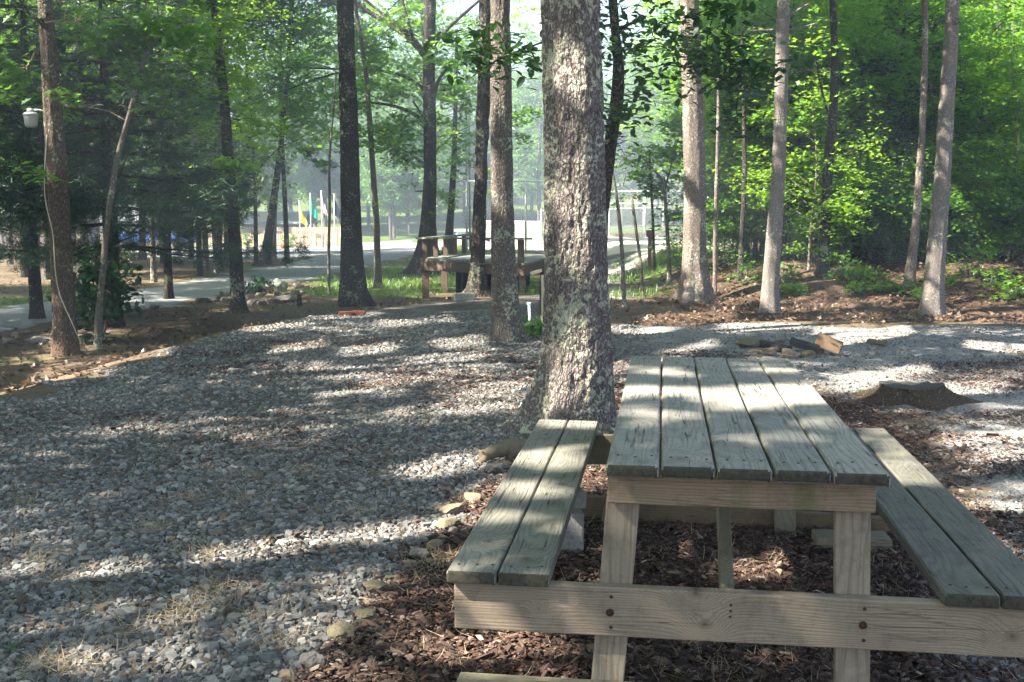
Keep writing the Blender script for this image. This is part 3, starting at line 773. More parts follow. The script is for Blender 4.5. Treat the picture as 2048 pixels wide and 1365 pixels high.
def add_branches(parts, trunk_pts, centers, rng, k=26, r0=.035):
    tp = np.asarray(trunk_pts)
    idx = rng.choice(len(centers), min(k, len(centers)), replace=False)
    for i in idx:
        c = np.asarray(centers[i]); zt = c[2] - .45 * np.hypot(c[0] - tp[-1][0], c[1] - tp[-1][1])
        zt = np.clip(zt, tp[0][2] + .3, tp[-1][2])
        s = np.array([np.interp(zt, tp[:, 2], tp[:, 0]), np.interp(zt, tp[:, 2], tp[:, 1]), zt])
        m = (s + c) / 2 + rng.normal(0, .12, 3) + np.array([0, 0, .08 * np.linalg.norm(c - s)])
        parts.append(tube([s, (s * .6 + m * .4), m, (m + c) / 2 + rng.normal(0, .06, 3), c], [r0, r0 * .8, r0 * .6, r0 * .4, r0 * .15], 5, cap=False))

# canopy openings cut to place sun patches on ground, table, benches and trunks
SV = np.array(SUNV)
GAPS = [('z', 0.0, [(0, 1150, 110, 1146, 14), (105, 1202, 250, 1160, 24), (50, 1264, 120, 1256, 9), (190, 1332, 340, 1325, 26), (330, 1248, 400, 1212, 14), (430, 1118, 625, 1085, 15), (540, 1142, 650, 1126, 11), (645, 1272, 705, 1192, 26), (690, 1077, 885, 1055, 14), (825, 950, 965, 922, 15),
        (650, 749, 795, 742, 8), (735, 770, 905, 752, 7), (555, 738, 645, 730, 6), (690, 706, 785, 698, 7), (900, 830, 1015, 813, 7), (880, 690, 965, 680, 6), (640, 792, 760, 780, 5), (930, 792, 1065, 770, 8), (820, 727, 965, 712, 6), (555, 702, 645, 690, 5), (420, 760, 520, 750, 5), (1230, 745, 1420, 688, 8),
        (-60, 750, 210, 735, 12), (190, 713, 340, 702, 7), (500, 662, 625, 650, 5), (30, 700, 60, 698, 6), (620, 640, 760, 628, 4), (760, 650, 900, 640, 5),
        (240, 628, 480, 592, 9), (500, 572, 650, 550, 7), (40, 645, 200, 625, 9), (0, 670, 120, 655, 7), (560, 540, 690, 520, 7), (700, 530, 800, 512, 7), (820, 603, 965, 592, 7), (770, 612, 870, 602, 5), (1250, 667, 1335, 660, 5), (1290, 642, 1460, 634, 6), (1555, 620, 1700, 611, 8), (1450, 657, 1610, 650, 6), (1640, 662, 1745, 655, 5), (1680, 682, 1810, 664, 8), (1690, 765, 1840, 738, 10), (1840, 777, 1990, 768, 9), (1890, 882, 2060, 874, 9), (1890, 985, 2070, 1000, 22), (1950, 922, 2070, 908, 9), (1880, 640, 2060, 635, 6), (1940, 690, 2060, 700, 6),
        (1050, 975, 1190, 950, 26), (940, 1030, 1010, 985, 24), (940, 1115, 1005, 1060, 22), (880, 1318, 1060, 1290, 24), (1235, 1335, 1295, 1308, 20), (1470, 1150, 1625, 1128, 18), (1590, 1338, 1710, 1325, 16), (1265, 1000, 1500, 1000, 14), (1280, 1066, 1345, 1060, 10), (1820, 590, 2060, 582, 6), (1440, 600, 1540, 597, 6), (1600, 590, 1760, 585, 5)]),
    ('z', .75, [(1262, 735, 1385, 752, 6), (1245, 778, 1340, 784, 8), (1235, 820, 1410, 832, 7), (1380, 785, 1480, 797, 10), (1455, 797, 1700, 780, 19), (1610, 845, 1700, 850, 7), (1500, 735, 1600, 742, 5)]),
    ('z', .427, [(1080, 840, 1195, 848, 9), (1025, 912, 1155, 926, 14), (980, 970, 1115, 986, 9), (960, 1030, 1065, 1036, 7), (1740, 868, 1775, 866, 9), (1800, 895, 1885, 985, 16)]),
    ('y', 6.8, [(1150, 700, 1165, 830, 38), (1120, 300, 1130, 380, 22), (1160, 430, 1150, 520, 26), (1110, 80, 1120, 180, 20), (1185, 120, 1180, 200, 16)]),
    ('y', 12.1, [(992, 222, 990, 262, 14), (1000, 20, 1010, 60, 12)]),
    ('y', 15.8, [(1372, 110, 1378, 330, 24), (1372, 455, 1376, 545, 18), (1550, 280, 1545, 340, 12), (1545, 450, 1532, 560, 12), (1890, 60, 1885, 200, 12), (1860, 420, 1850, 600, 14)]),
    ('y', 19, [(1836, 400, 1818, 560, 12), (740, 190, 742, 240, 8), (750, 330, 752, 372, 8), (1645, 460, 1640, 540, 8)])]
SHADE = [('z', .75, [(1240, 900, 1740, 905, 42)]), ('z', .427, [(935, 1110, 1080, 1110, 48), (1830, 1110, 2040, 1150, 60), (1870, 1020, 2060, 1170, 34)])]  # leaves kept here so these stretches of board stay shaded
def in_gap(P):
    return in_caps(P, GAPS) & ~in_caps(P, SHADE)

def in_caps(P, sets):
    hit = np.zeros(len(P), bool)
    for ax, v, caps in sets:
        k = 2 if ax == 'z' else 1
        t = (P[:, k] - v) / SV[k]; ok = t > .3
        Q = P - t[:, None] * SV
        dx = Q[:, 1] * CP - (Q[:, 2] - CAMZ) * SP; ok &= dx > .5
        dx = np.maximum(dx, .5)
        px = 1024 + F * Q[:, 0] / dx; py = 682.5 - F * (Q[:, 1] * SP + (Q[:, 2] - CAMZ) * CP) / dx
        for x0, y0, x1, y1, w_ in caps:
            w_ = w_ * 1.25 + 2
            ax_, ay_ = x1 - x0, y1 - y0
            u = np.clip(((px - x0) * ax_ + (py - y0) * ay_) / (ax_ * ax_ + ay_ * ay_ + 1e-6), 0, 1)
            hit |= ok & (np.hypot((px - x0 - u * ax_) * .6, py - y0 - u * ay_) < w_)
    return hit

def cull(V, T, a, nv, loc=(0, 0, 0), keep=1., rng=None):
    """drop leaves (nv vertices each) that would block a placed sun patch"""
    n = len(V) // nv; C = V.reshape(n, nv, 3).mean(1) + np.asarray(loc)
    ok = ~in_gap(C)
    if keep < 1: ok &= (rng.uniform(0, 1, n) < keep)
    tn = len(T) // n
    T = T.reshape(n, tn, -1)[ok]; ids = np.cumsum(ok) - 1
    T = (T - (np.nonzero(ok)[0] * nv)[:, None, None] + (ids[ok] * nv)[:, None, None]).reshape(-1, T.shape[-1])
    return V.reshape(n, nv, 3)[ok].reshape(-1, 3), T, a.reshape(n, nv)[ok].ravel()

def canopy(e, loc, rz, sc, q, keep=1.):
    V, T, a = TALLRAW[q]; c, s_ = math.cos(rz), math.sin(rz)
    V = (V * sc) @ np.array([[c, s_, 0], [-s_, c, 0], [0, 0, 1]]) + np.asarray(loc)
    V, T, a = cull(V, T, a, 4, e.location, keep, np.random.default_rng(q))
    obj("limbs", TALLB[q], e, tuple(loc), (0, 0, rz), (sc,) * 3)
    obj("canopy", new_mesh("crown", V, T, M['leaf'], False, {"rnd": a}), e)

# shared crowns (origin at the crown's foot)
TALL = []; TALLRAW = []
for s in range(3):
    r = np.random.default_rng(100 + s)
    c = crown_pts(105, 3.2, 3.2, 4.2, r, (0, 0, 4.6))
    V, T, a = sprays(c, r.uniform(.55, 1.05, len(c)), 150, .16, 'kite', r, .22, .45)
    TALL.append((None, c)); TALLRAW.append((V, T, a))
TALLB = []
for s, (me, c) in enumerate(TALL):
    r = np.random.default_rng(200 + s); parts = []
    add_branches(parts, [(0, 0, -.5), (0, 0, 7.5)], c, r, 34, .05)
    V, T = merge(parts); TALLB.append(new_mesh("limbs", V, T, M['bark_dark'], True))

UNDER = []      # understory trees: (trunk mesh, crown mesh)
def make_under(s, h, rad, foot, n, per, size, kind, m, bk, tr=.05):
    size *= .84; per = int(per * 1.35)
    r = np.random.default_rng(300 + s)
    top = h * .9; k = 6
    tp = np.array([[0 + .25 * math.sin(i * .9 + s) * i / k * .8, .2 * math.cos(i * 1.3 + s) * i / k, -.15 + (top + .15) * i / (k - 1)] for i in range(k)])
    c = crown_pts(n, rad, rad, (h - foot) / 2, r, (0, 0, (h + foot) / 2), .15)
    V, T, a = sprays(c, r.uniform(.32, .62, len(c)), per, size, kind, r, .25, .42)
    cr = new_mesh("crown", V, T, m, False, {"rnd": a})
    parts = [tube(tp, np.linspace(tr, tr * .25, k), 8, .25, flare=.4, flare_h=.15)]
    add_branches(parts, tp, c, r, 30, tr * .35)
    V, T = merge(parts)
    return new_mesh("trunk", V, T, bk, True), cr
UNDER.append(make_under(0, 6.0, 1.9, 1.0, 130, 46, .125, 'maple', M['thicket_leaf'], M['bark_small']))
UNDER.append(make_under(1, 7.5, 2.2, 1.6, 150, 46, .135, 'maple', M['thicket_leaf'], M['bark_dark'], .07))
UNDER.append(make_under(2, 4.2, 1.5, .4, 100, 44, .115, 'maple', M['leaf_yellow'], M['bark_small'], .035))
UNDER.append(make_under(3, 8.5, 2.4, 2.6, 150, 48, .14, 'oak', M['thicket_leaf'], M['bark_dark'], .08))
UNDER.append(make_under(4, 2.2, 1.2, .1, 60, 42, .10, 'maple', M['leaf'], M['bark_small'], .02))
UNDER.append(make_under(5, 6.8, 2.1, 1.2, 130, 44, .13, 'maple', M['leaf_yellow'], M['bark_small'], .06))

def conifer(s, h, rad, foot, m=M['needle'], bk=M['bark_dark'], tuft=.15, nb=24, dense=1.):
    """white pine: whorled, nearly level branches with tufts of long needles"""
    r = np.random.default_rng(400 + s); tp = [(0, 0, -.1), (0, 0, h)]
    parts = [tube([(0, 0, -.15), (.03, 0, h * .3), (0, .04, h * .6), (0, 0, h)], [.11, .085, .05, .01], 10, .3, .006, s, flare=.5, flare_h=.2)]
    C = []; D = []
    z = foot
    while z < h - .2:
        k = 5 + int(r.integers(0, 2)); a0 = r.uniform(0, 6.28)
        L = rad * (1 - (z - foot) / (h - foot)) ** .75 * r.uniform(.8, 1.1) + .2
        for i in range(k):
            a = a0 + i * 2 * np.pi / k + r.normal(0, .15); d = np.array([math.cos(a), math.sin(a), 0]); Lb = L * r.uniform(.75, 1.15)
            end = d * Lb + np.array([0, 0, .10 * Lb * r.uniform(-.8, 1.4)]); b0 = np.array([0, 0, z])
            mid = d * Lb * .5 + np.array([0, 0, -.05 * Lb])
            parts.append(tube([b0, b0 + mid, b0 + end], [.022, .014, .004], 5, cap=False))
            nt_ = int(nb * Lb * dense)
            for q in range(nt_):
                t = r.uniform(.25, 1) ** .8; p = b0 + (mid * 2 * t if t < .5 else mid + (end - mid) * (t - .5) * 2)
                side = np.cross(d, [0, 0, 1]) * r.normal(0, .32 * Lb * (1.1 - t) + .05)
                C.append(p + side + r.normal(0, .03, 3) + np.array([0, 0, r.normal(0, .075)])); D.append(d * .8 + side * 1.5)
        z += r.uniform(.20, .36)
    C = np.array(C); D = np.array(D); D /= np.linalg.norm(D, axis=1)[:, None] + 1e-9
    k = 22; n = len(C)
    CC = np.repeat(C, k, 0); DD = np.repeat(D, k, 0) + r.normal(0, .8, (n * k, 3)); DD /= np.linalg.norm(DD, axis=1)[:, None]
    CC = CC + r.normal(0, .025, CC.shape)
    S = np.cross(DD, r.normal(size=DD.shape)); S /= np.linalg.norm(S, axis=1)[:, None]
    L = tuft * r.uniform(.6, 1.1, (n * k, 1)); w = .0042
    V = np.stack([CC - S * w, CC + S * w, CC + DD * L], 1).reshape(-1, 3); T = np.arange(n * k * 3).reshape(-1, 3)
    a = np.repeat(np.clip(r.normal(.5, .25, n), 0, 1), k * 3)
    Vt, Tt = merge(parts)
    return new_mesh("trunk", Vt, Tt, bk, True), new_mesh("crown", V, T, m, False, {"rnd": a})
PINE = [conifer(0, 5.8, 2.5, 1.25), conifer(1, 7.5, 2.4, 2.1), conifer(2, 4.5, 1.7, .8)]

FAR = []
for s in range(4):
    r = np.random.default_rng(500 + s); h = 15 + 2 * s
    c = crown_pts(190, 3.6, 3.6, h * .42, r, (0, 0, h * .57), .45)
    V, T, a = sprays(c, r.uniform(.5, 1.0, len(c)), 55, .30, 'kite', r, .5, .6)
    cr = new_mesh("crown", V, T, M['far_leaf'], False, {"rnd": a})
    parts = [tube([(0, 0, -.4), (.1, 0, h * .3), (-.1, .1, h * .6), (0, 0, h * .9)], [.2, .17, .12, .04], 8, .6, flare=.5, flare_h=.4)]
    add_branches(parts, [(0, 0, h * .2), (0, 0, h * .8)], c, r, 20, .06)
    Vt, Tt = merge(parts); FAR.append((new_mesh("trunk", Vt, Tt, M['bark_grey'], True), cr))

def X_(px, Y): return (px - 1024) / F * Y

def place(kind, x, y, label, cat='tree', group=None, name='forest_tree', sc=1, rot=None, szz=None):
    e = thing(name, label, cat, (x, y, float(height(x, y)) - .03), rot if rot is not None else random.uniform(0, 6.28), group)
    e.scale = (sc, sc, szz or sc)
    obj("trunk", kind[0], e); obj("crown", kind[1], e)
    return e

# ------------------------------------------------------------------ the trees one can tell apart
def px_tree(name, label, path, m, Y=None, segs=24, amp=.006, flare=.5, lobes=5, top=None, tall=None, limbs=(), leaves=(), leafkind=('maple', .13, 'leaf', 46), group=None, step=.12, freq=(9, 9, 2), flare_h=.3, tscale=1., tkeep=1., ph=0.7, ystep=0):
    """trunk through points (px, py, width px) seen in the photo, standing at its own distance"""
    base = gnd(path[0][0], path[0][1]) if Y is None else None
    if Y is None: Y = base[1] + .12
    pts = []; rad = []
    for i, (px, py, w) in enumerate(path):
        p = at(px, py, Y + ystep * i)
        pts.append(p); rad.append(w / 2 * depth(p) / F)
    b = pts[0].copy(); b[2] = float(height(b[0], b[1])) - .06; pts[0] = b
    if top:
        d = pts[-1] - pts[-2]; d = d / np.linalg.norm(d); d = d * .7 + np.array([0, 0, .3]); d /= np.linalg.norm(d)
        zt = pts[-1][2]; k = 5
        for i in range(1, k + 1):
            q = pts[-1] + d * (top - zt) / k / d[2]; pts.append(q); rad.append(rad[-1] * .86)
            d = d * .75 + np.array([0, 0, .25]); d /= np.linalg.norm(d)
    r = np.random.default_rng(sum(ord(ch) for ch in label) + len(path))
    e = thing(name, label, 'tree', tuple(b), 0, group)
    pts = np.array(pts) - b
    if flare: rad[0] = rad[1] * 1.02 if rad[0] > rad[1] * 1.3 else rad[0]
    tr = tube(pts, rad, segs, step, amp, len(label), freq, flare, lobes, flare_h=flare_h, ph=ph)
    parts = [tr]
    cent = []; limbpts = []
    for lb in limbs:
        lp = []; lr = []
        for i, q in enumerate(lb):
            px, py, w = q[:3]; dy = q[3] if len(q) > 3 else 0
            p = at(px, py, Y + dy); lp.append(p - b); lr.append(w / 2 * depth(p) / F)
        limbpts.append(np.array(lp)); parts.append(tube(lp, lr, 8, .15, amp * .3, 3, cap=False))
    for (cx, cy_, rx, ry, n, *dd) in leaves:
        dy = dd[0] if dd else 0; dep = dd[1] if len(dd) > 1 else None
        c0 = at(cx, cy_, Y + dy) - b; s = (Y + dy) / F
        p = crown_pts(n, rx * s, (dep if dep else rx * s), ry * s, r, c0, .1)
        cent.append(p)
    if not cent:
        V, T = merge(parts); obj("trunk", new_mesh("trunk", V, T, m, True), e)
    else:
        c = np.concatenate(cent); kd, sz, mm, per = leafkind
        V, T, a = sprays(c, r.uniform(.22, .48, len(c)), per, sz, kd, r, .3, .5)
        V, T, a = cull(V, T, a, len(LEAF[kd][0]), b); tw = []
        add_twigs(tw, [pts] + limbpts, c, r, min(40, len(c)))
        Vt, Tt = merge(parts + tw); obj("trunk", new_mesh("trunk", Vt, Tt, m, True), e)
        obj("crown", new_mesh("crown", V, T, M[mm], False, {"rnd": a}), e)
    if tall is not None:
        p = pts[-1]; q = tall % 3
        z0 = p[2] - 7.0 * tscale
        rz = r.uniform(0, 6.28)
        xx = np.interp(z0 + 3, pts[:, 2], pts[:, 0]); yy = np.interp(z0 + 3, pts[:, 2], pts[:, 1])
        canopy(e, (xx, yy, z0), rz, tscale, q, tkeep)
    return e, Y

px_tree('oak_tree', 'massive lichen-covered oak trunk right behind the picnic table',
        [(1136, 890, 168), (1142, 835, 152), (1152, 765, 141), (1157, 700, 132), (1156, 600, 126), (1153, 500, 121), (1152, 400, 119), (1152, 330, 117), (1149, 200, 117), (1143, 0, 114), (1138, -200, 110)],
        M['bark_main'], Y=7.0, segs=220, amp=.010, flare=.5, lobes=5, top=13.5, tall=0, step=.02, freq=(26, 26, 9), flare_h=.26, ph=2.9)
px_tree('hickory_tree', 'dark curving trunk just behind the big oak, with dangling dark leaves',
        [(1180, 740, 44), (1190, 600, 36), (1200, 450, 30), (1209, 360, 27), (1220, 300, 25), (1225, 240, 24), (1240, 190, 26), (1238, 120, 21), (1228, 50, 18), (1222, -40, 16)],
        M['bark_dark'], Y=10.5, segs=28, amp=.006, step=.06, freq=(18, 18, 5), top=9, tall=1, tscale=.8,
        leaves=[(1222, 120, 34, 110, 16), (1240, 250, 26, 45, 8), (1195, 40, 60, 40, 6), (1310, 160, 70, 60, 7, -1.0), (1290, 60, 50, 70, 8, -1.2), (1345, 75, 55, 50, 12, -1.6), (1420, 60, 70, 60, 14, -1.4), (1440, 150, 80, 60, 14, -1.2), (1510, 130, 50, 45, 8, -1), (1480, 210, 40, 50, 7, -1), (1060, 110, 60, 40, 7, -1.6), (985, 100, 60, 50, 7, -1.8), (940, 150, 40, 50, 4, -1.8)],
        limbs=[[(1238, 60, 8, 0), (1280, 35, 6, -.4), (1330, 60, 4, -1), (1400, 90, 3, -1.4), (1480, 130, 2, -1.2)], [(1226, 50, 7, 0), (1150, 60, 5, -1.2), (1060, 95, 4, -1.6), (980, 120, 3, -1.8), (930, 165, 2, -1.8)]],
        leafkind=('oval', .10, 'leaf_dark', 20))
px_tree('oak_tree', 'grey furrowed trunk standing in the gravel left of the big oak',
        [(1016, 686, 66), (1013, 655, 58), (1009, 600, 52), (1006, 520, 47), (1004, 400, 44), (1002, 250, 42), (1001, 120, 41), (1000, 0, 38)],
        M['bark_grey'], segs=72, amp=.006, flare=.28, top=13, tall=1, step=.05, freq=(30, 30, 6), flare_h=.2)
px_tree('oak_tree', 'dark lichen-blotched trunk leaning slightly in front of the wooden deck',
        [(951, 594, 40), (953, 575, 31), (956, 500, 27), (960, 400, 25), (965, 250, 27), (970, 100, 24), (969, 0, 22)],
        M['bark_dark'], segs=40, amp=.012, flare=.75, lobes=4, top=15, tall=2, tkeep=.5, tscale=.8, step=.09, freq=(10, 10, 3), flare_h=.25)
px_tree('oak_tree', 'spreading oak with forked limbs behind the left end of the deck',
        [(852, 549, 60), (853, 515, 38), (854, 480, 33), (856, 440, 29), (860, 350, 25), (859, 250, 25), (857, 130, 24), (859, 0, 24)],
        M['bark_dark'], segs=36, amp=.012, flare=1.3, lobes=4, top=15, tall=0, tkeep=.5, tscale=.8, step=.12, flare_h=.5, ph=.2,
        limbs=[[(862, 130, 17), (840, 95, 14, .3), (800, 60, 12, .6), (745, 30, 10, .9), (690, -10, 7, 1.2)], [(852, 120, 11), (838, 88, 10), (822, 70, 9), (790, 45, 7, .4), (755, 20, 6, .8), (720, -8, 5, 1)], [(824, 72, 7), (812, 30, 6), (803, -8, 5)],
               [(864, 95, 10), (885, 65, 8), (920, 35, 7), (958, 2, 5)], [(866, 205, 8), (875, 160, 7), (900, 130, 6), (935, 105, 5), (952, 98, 4)], [(849, 245, 9), (825, 225, 7), (790, 212, 6), (745, 205, 5), (690, 206, 4)],
               [(850, 180, 7), (825, 158, 6), (790, 145, 6), (740, 140, 5), (660, 138, 4), (570, 135, 3)], [(700, 140, 4), (640, 155, 4), (590, 175, 3), (540, 190, 3)], [(848, 240, 4), (835, 212, 4), (826, 203, 4)]],
        leaves=[(760, 60, 70, 40, 14), (700, 180, 90, 30, 20), (900, 100, 60, 40, 16), (790, 290, 60, 45, 20), (800, 170, 60, 30, 16), (880, 210, 60, 50, 18, 2), (620, 130, 80, 25, 16), (925, 300, 40, 50, 12, 2), (600, 200, 60, 20, 10), (760, 110, 80, 50, 20, 2), (640, 60, 90, 50, 26, 3), (920, 170, 60, 40, 18, 2), (1040, 230, 40, 60, 16, 3), (800, 245, 50, 25, 10), (840, 30, 60, 35, 12, 2)],
        leafkind=('oak', .17, 'leaf', 26))
px_tree('oak_tree', 'slim dark trunk rising just behind the left deck rail',
        [(893, 512, 20), (897, 480, 17), (902, 420, 14), (908, 320, 11), (911, 210, 8), (913, 90, 7)],
        M['bark_dark'], segs=16, amp=.006, top=9, leaves=[(920, 250, 50, 70, 26), (900, 380, 40, 40, 12), (985, 370, 20, 40, 6), (930, 70, 100, 70, 60, 4), (1040, 50, 80, 60, 50, 6), (800, 40, 90, 50, 40, 5)], leafkind=('maple', .17, 'leaf_yellow', 34))
px_tree('oak_tree', 'thick dark trunk with flared roots at the far edge of the gravel pad',
        [(711, 613, 66), (706, 590, 50), (703, 500, 43), (701, 400, 39), (698, 250, 36), (693, 100, 33), (690, 0, 33)],
        M['bark_dark'], segs=56, amp=.008, flare=.45, lobes=6, top=14.5, tall=0, step=.07, freq=(18, 18, 4), flare_h=.35)
px_tree('young_tree', 'thin crooked tree right of the thick dark trunk, sunlit patches on its bark',
        [(756, 578, 18), (755, 530, 14), (753, 450, 13), (745, 330, 11), (738, 220, 10), (733, 150, 9), (722, 80, 8), (710, 10, 7)],
        M['bark_small'], segs=16, amp=.004, top=9, leaves=[(735, 120, 55, 60, 20), (690, 200, 60, 30, 12), (770, 270, 40, 40, 10), (720, 280, 60, 30, 10)], leafkind=('oak', .15, 'leaf', 26), flare_h=.12)
px_tree('sapling', 'hair-thin sapling just left of the thick dark trunk',
        [(658, 590, 8), (657, 500, 6), (660, 400, 6), (657, 330, 5), (664, 260, 4), (668, 200, 4), (672, 150, 3)],
        M['bark_small'], segs=10, amp=0, leaves=[(650, 290, 35, 35, 7)], leafkind=('oak', .13, 'leaf', 20), flare=.3, flare_h=.06)
px_tree('young_tree', 'dark trunk leaning right on the grass strip across the drive',
        [(526, 531, 24), (533, 500, 19), (542, 440, 16), (553, 360, 13), (561, 300, 11), (568, 230, 10), (575, 150, 8)],
        M['bark_dark'], segs=16, amp=.008, top=12, tall=1, tscale=.8, flare=.6, leaves=[(590, 280, 80, 70, 44, 2), (560, 200, 90, 60, 30, 1)], leafkind=('maple', .22, 'leaf_yellow', 30))
px_tree('young_tree', 'pale slim trunk beside the dark leaning tree across the drive',
        [(547, 528, 11), (548, 480, 9), (550, 420, 8), (555, 350, 6), (560, 300, 5)], M['bark_pale'], segs=12, amp=.004, leaves=[(600, 330, 60, 40, 20, 1)], leafkind=('maple', .2, 'leaf', 30))
for i, (x, y0, w, lab) in enumerate(((411, 541, 11, 'leftmost of the three slim trunks across the drive, bent near its top'), (436, 541, 15, 'middle of the three slim trunks across the drive'), (455, 536, 13, 'rightmost of the three slim trunks across the drive'))):
    px_tree('young_tree', lab, [(x, y0, w + 4), (x, 480, w), (x - 1 - (8 if i == 0 else 0), 400, w - 1), (x - 2 - (18 if i == 0 else 0), 250, w - 3), (x - 2, 100, w - 5)], M['bark_grey'], segs=14, amp=.006, top=12, tall=i, tscale=.8)
px_tree('oak_tree', 'straight dark tree beside the rock garden, base swollen at the stones',
        [(478, 627, 40), (475, 600, 29), (471, 500, 26), (463, 400, 24), (456, 300, 22), (448, 200, 20), (438, 100, 17), (427, 0, 14)],
        M['bark_dark'], segs=36, amp=.008, flare=.5, lobes=3, top=10, tall=2, tscale=.8, step=.08, flare_h=.15,
        limbs=[[(452, 210, 5), (430, 205, 4), (408, 205, 3)], [(440, 120, 4), (400, 115, 3), (340, 105, 2), (260, 100, 2)]],
        leaves=[(470, 330, 45, 28, 14, -1), (440, 90, 70, 60, 20), (395, 250, 45, 35, 10), (510, 250, 50, 50, 14, 1), (470, 170, 40, 40, 8)], leafkind=('oak', .14, 'leaf_yellow', 24))
px_tree('pine_tree', 'dark pine with level drooping branches behind the left sapling',
        [(229, 656, 34), (226, 600, 27), (217, 500, 24), (214, 400, 18), (213, 250, 12), (212, 100, 8)], M['bark_dark'], segs=28, amp=.006, step=.1, flare=.3)
for o in list(COL.objects):
    if o.name.startswith('pine_tree') and o.type == 'EMPTY':
        cr = obj("crown", PINE[0][1], o, (0, 0, .1), (0, 0, .8), (1.05, 1.05, .95)); br = obj("branches", PINE[0][0], o, (0, 0, .1), (0, 0, .8), (1.05, 1.05, .95))
px_tree('sapling', 'thin grey tree curving up between the left trunk and the dark pine',
        [(195, 697, 20), (197, 640, 15), (205, 550, 13), (212, 470, 12), (226, 360, 11), (240, 290, 10), (262, 220, 8), (278, 150, 7), (300, 80, 5)],
        M['bark_small'], segs=18, amp=.003, flare=.35, flare_h=.08, step=.07,
        limbs=[[(262, 222, 5), (290, 205, 4), (330, 210, 3), (370, 225, 2)], [(268, 190, 5), (285, 130, 4), (320, 70, 3)]],
        leaves=[(280, 120, 110, 70, 34), (170, 200, 70, 60, 20), (360, 180, 70, 50, 18), (200, 60, 110, 45, 24), (330, 50, 100, 40, 20)], leafkind=('oak', .125, 'leaf', 24))
px_tree('oak_tree', 'leftmost tall brown trunk, carrying a white lamp and a loose cable',
        [(133, 713, 56), (130, 680, 47), (127, 600, 43), (122, 500, 42), (118, 400, 41), (111, 300, 38), (104, 200, 34), (98, 100, 31), (90, 0, 28), (84, -80, 25)],
        M['bark_brown'], segs=64, amp=.006, flare=.2, lobes=4, top=12, tall=2, tscale=.9, step=.05, freq=(24, 24, 6), flare_h=.2, ph=1,
        limbs=[[(96, 60, 10), (70, 35, 8, -.3), (40, 10, 6, -.5), (0, -20, 4, -.6)]],
        leaves=[(40, 80, 70, 70, 22, .5), (20, 160, 50, 60, 12, .5), (75, 180, 30, 20, 3, -.4), (85, 345, 25, 12, 2, -.5), (130, 20, 60, 30, 8, -.3)], leafkind=('oak', .125, 'leaf', 24))
px_tree('oak_tree', 'stout sunlit trunk with flared roots right of the big oak',
        [(1387, 604, 80), (1388, 570, 50), (1388, 500, 45), (1389, 400, 43), (1387, 300, 42), (1384, 200, 40), (1380, 90, 38), (1378, 0, 36)],
        M['bark_red'], segs=60, amp=.007, flare=.75, lobes=6, top=14, tall=1, step=.07, freq=(22, 22, 5), flare_h=.3)
px_tree('young_tree', 'very thin trunk with a broken top beside the stout sunlit trunk',
        [(1429, 592, 12), (1430, 500, 9), (1432, 400, 8), (1435, 300, 7), (1437, 200, 6), (1437, 145, 4)], M['bark_red'], segs=12, amp=.004, limbs=[[(1437, 170, 4), (1431, 150, 3), (1428, 140, 2)]], flare_h=.1)
px_tree('young_tree', 'thin dark trunk midway between the stout and the pale leaning trunk',
        [(1479, 562, 12), (1485, 450, 10), (1490, 350, 10), (1488, 250, 8), (1487, 150, 7), (1484, 60, 6)], M['bark_dark'], segs=12, amp=.004, flare_h=.1, leaves=[(1490, 140, 90, 70, 30, 2), (1450, 250, 70, 50, 16, 2)], leafkind=('maple', .16, 'leaf', 34))
px_tree('oak_tree', 'pale grey trunk leaning right, behind the fire ring',
        [(1538, 630, 50), (1538, 605, 36), (1541, 550, 33), (1549, 450, 30), (1556, 350, 27), (1560, 250, 26), (1562, 150, 26), (1565, 50, 25), (1566, 0, 24)],
        M['bark_pale'], segs=40, amp=.005, flare=.4, lobes=5, top=12, step=.07, freq=(16, 16, 5), flare_h=.14,
        limbs=[[(1560, 60, 5), (1545, 60, 4), (1500, 62, 3)], [(1566, 40, 7), (1590, 20, 5), (1625, 5, 4)], [(1563, 62, 5), (1590, 60, 4), (1640, 45, 3)]])
px_tree('oak_tree', 'dark crooked trunk on the leafy bank, thickening where it bends',
        [(1642, 556, 24), (1646, 520, 21), (1653, 400, 19), (1657, 300, 20), (1666, 250, 19), (1667, 200, 16), (1670, 100, 14), (1664, 0, 13)],
        M['bark_dark'], segs=28, amp=.006, flare=.3, top=9, limbs=[[(1655, 225, 5), (1640, 170, 4), (1632, 120, 3)]], leaves=[(1700, 200, 100, 60, 34, 2), (1640, 120, 90, 60, 30, 1)], leafkind=('maple', .16, 'leaf', 36))
px_tree('young_tree', 'slanting branchy tree leaning right behind the dark crooked trunk',
        [(1652, 520, 12), (1660, 440, 10), (1682, 380, 10), (1702, 320, 9), (1710, 260, 8), (1738, 212, 7), (1775, 178, 6), (1830, 140, 4)],
        M['bark_dark'], segs=14, amp=.004, flare=.2, limbs=[[(1738, 212, 5), (1745, 190, 4), (1735, 160, 3)], [(1790, 165, 4), (1830, 160, 3), (1870, 145, 2)]], leaves=[(1780, 120, 100, 55, 30, .5), (1850, 150, 60, 50, 14)], leafkind=('maple', .15, 'leaf', 36))
px_tree('young_tree', 'slender trunk, its lower half sunlit white, left of the pale right-hand tree',
        [(1817, 572, 20), (1823, 520, 18), (1832, 450, 16), (1838, 350, 14), (1845, 250, 13), (1850, 100, 12), (1849, 0, 11)],
        M['bark_red'], segs=24, amp=.004, flare=.25, top=11)
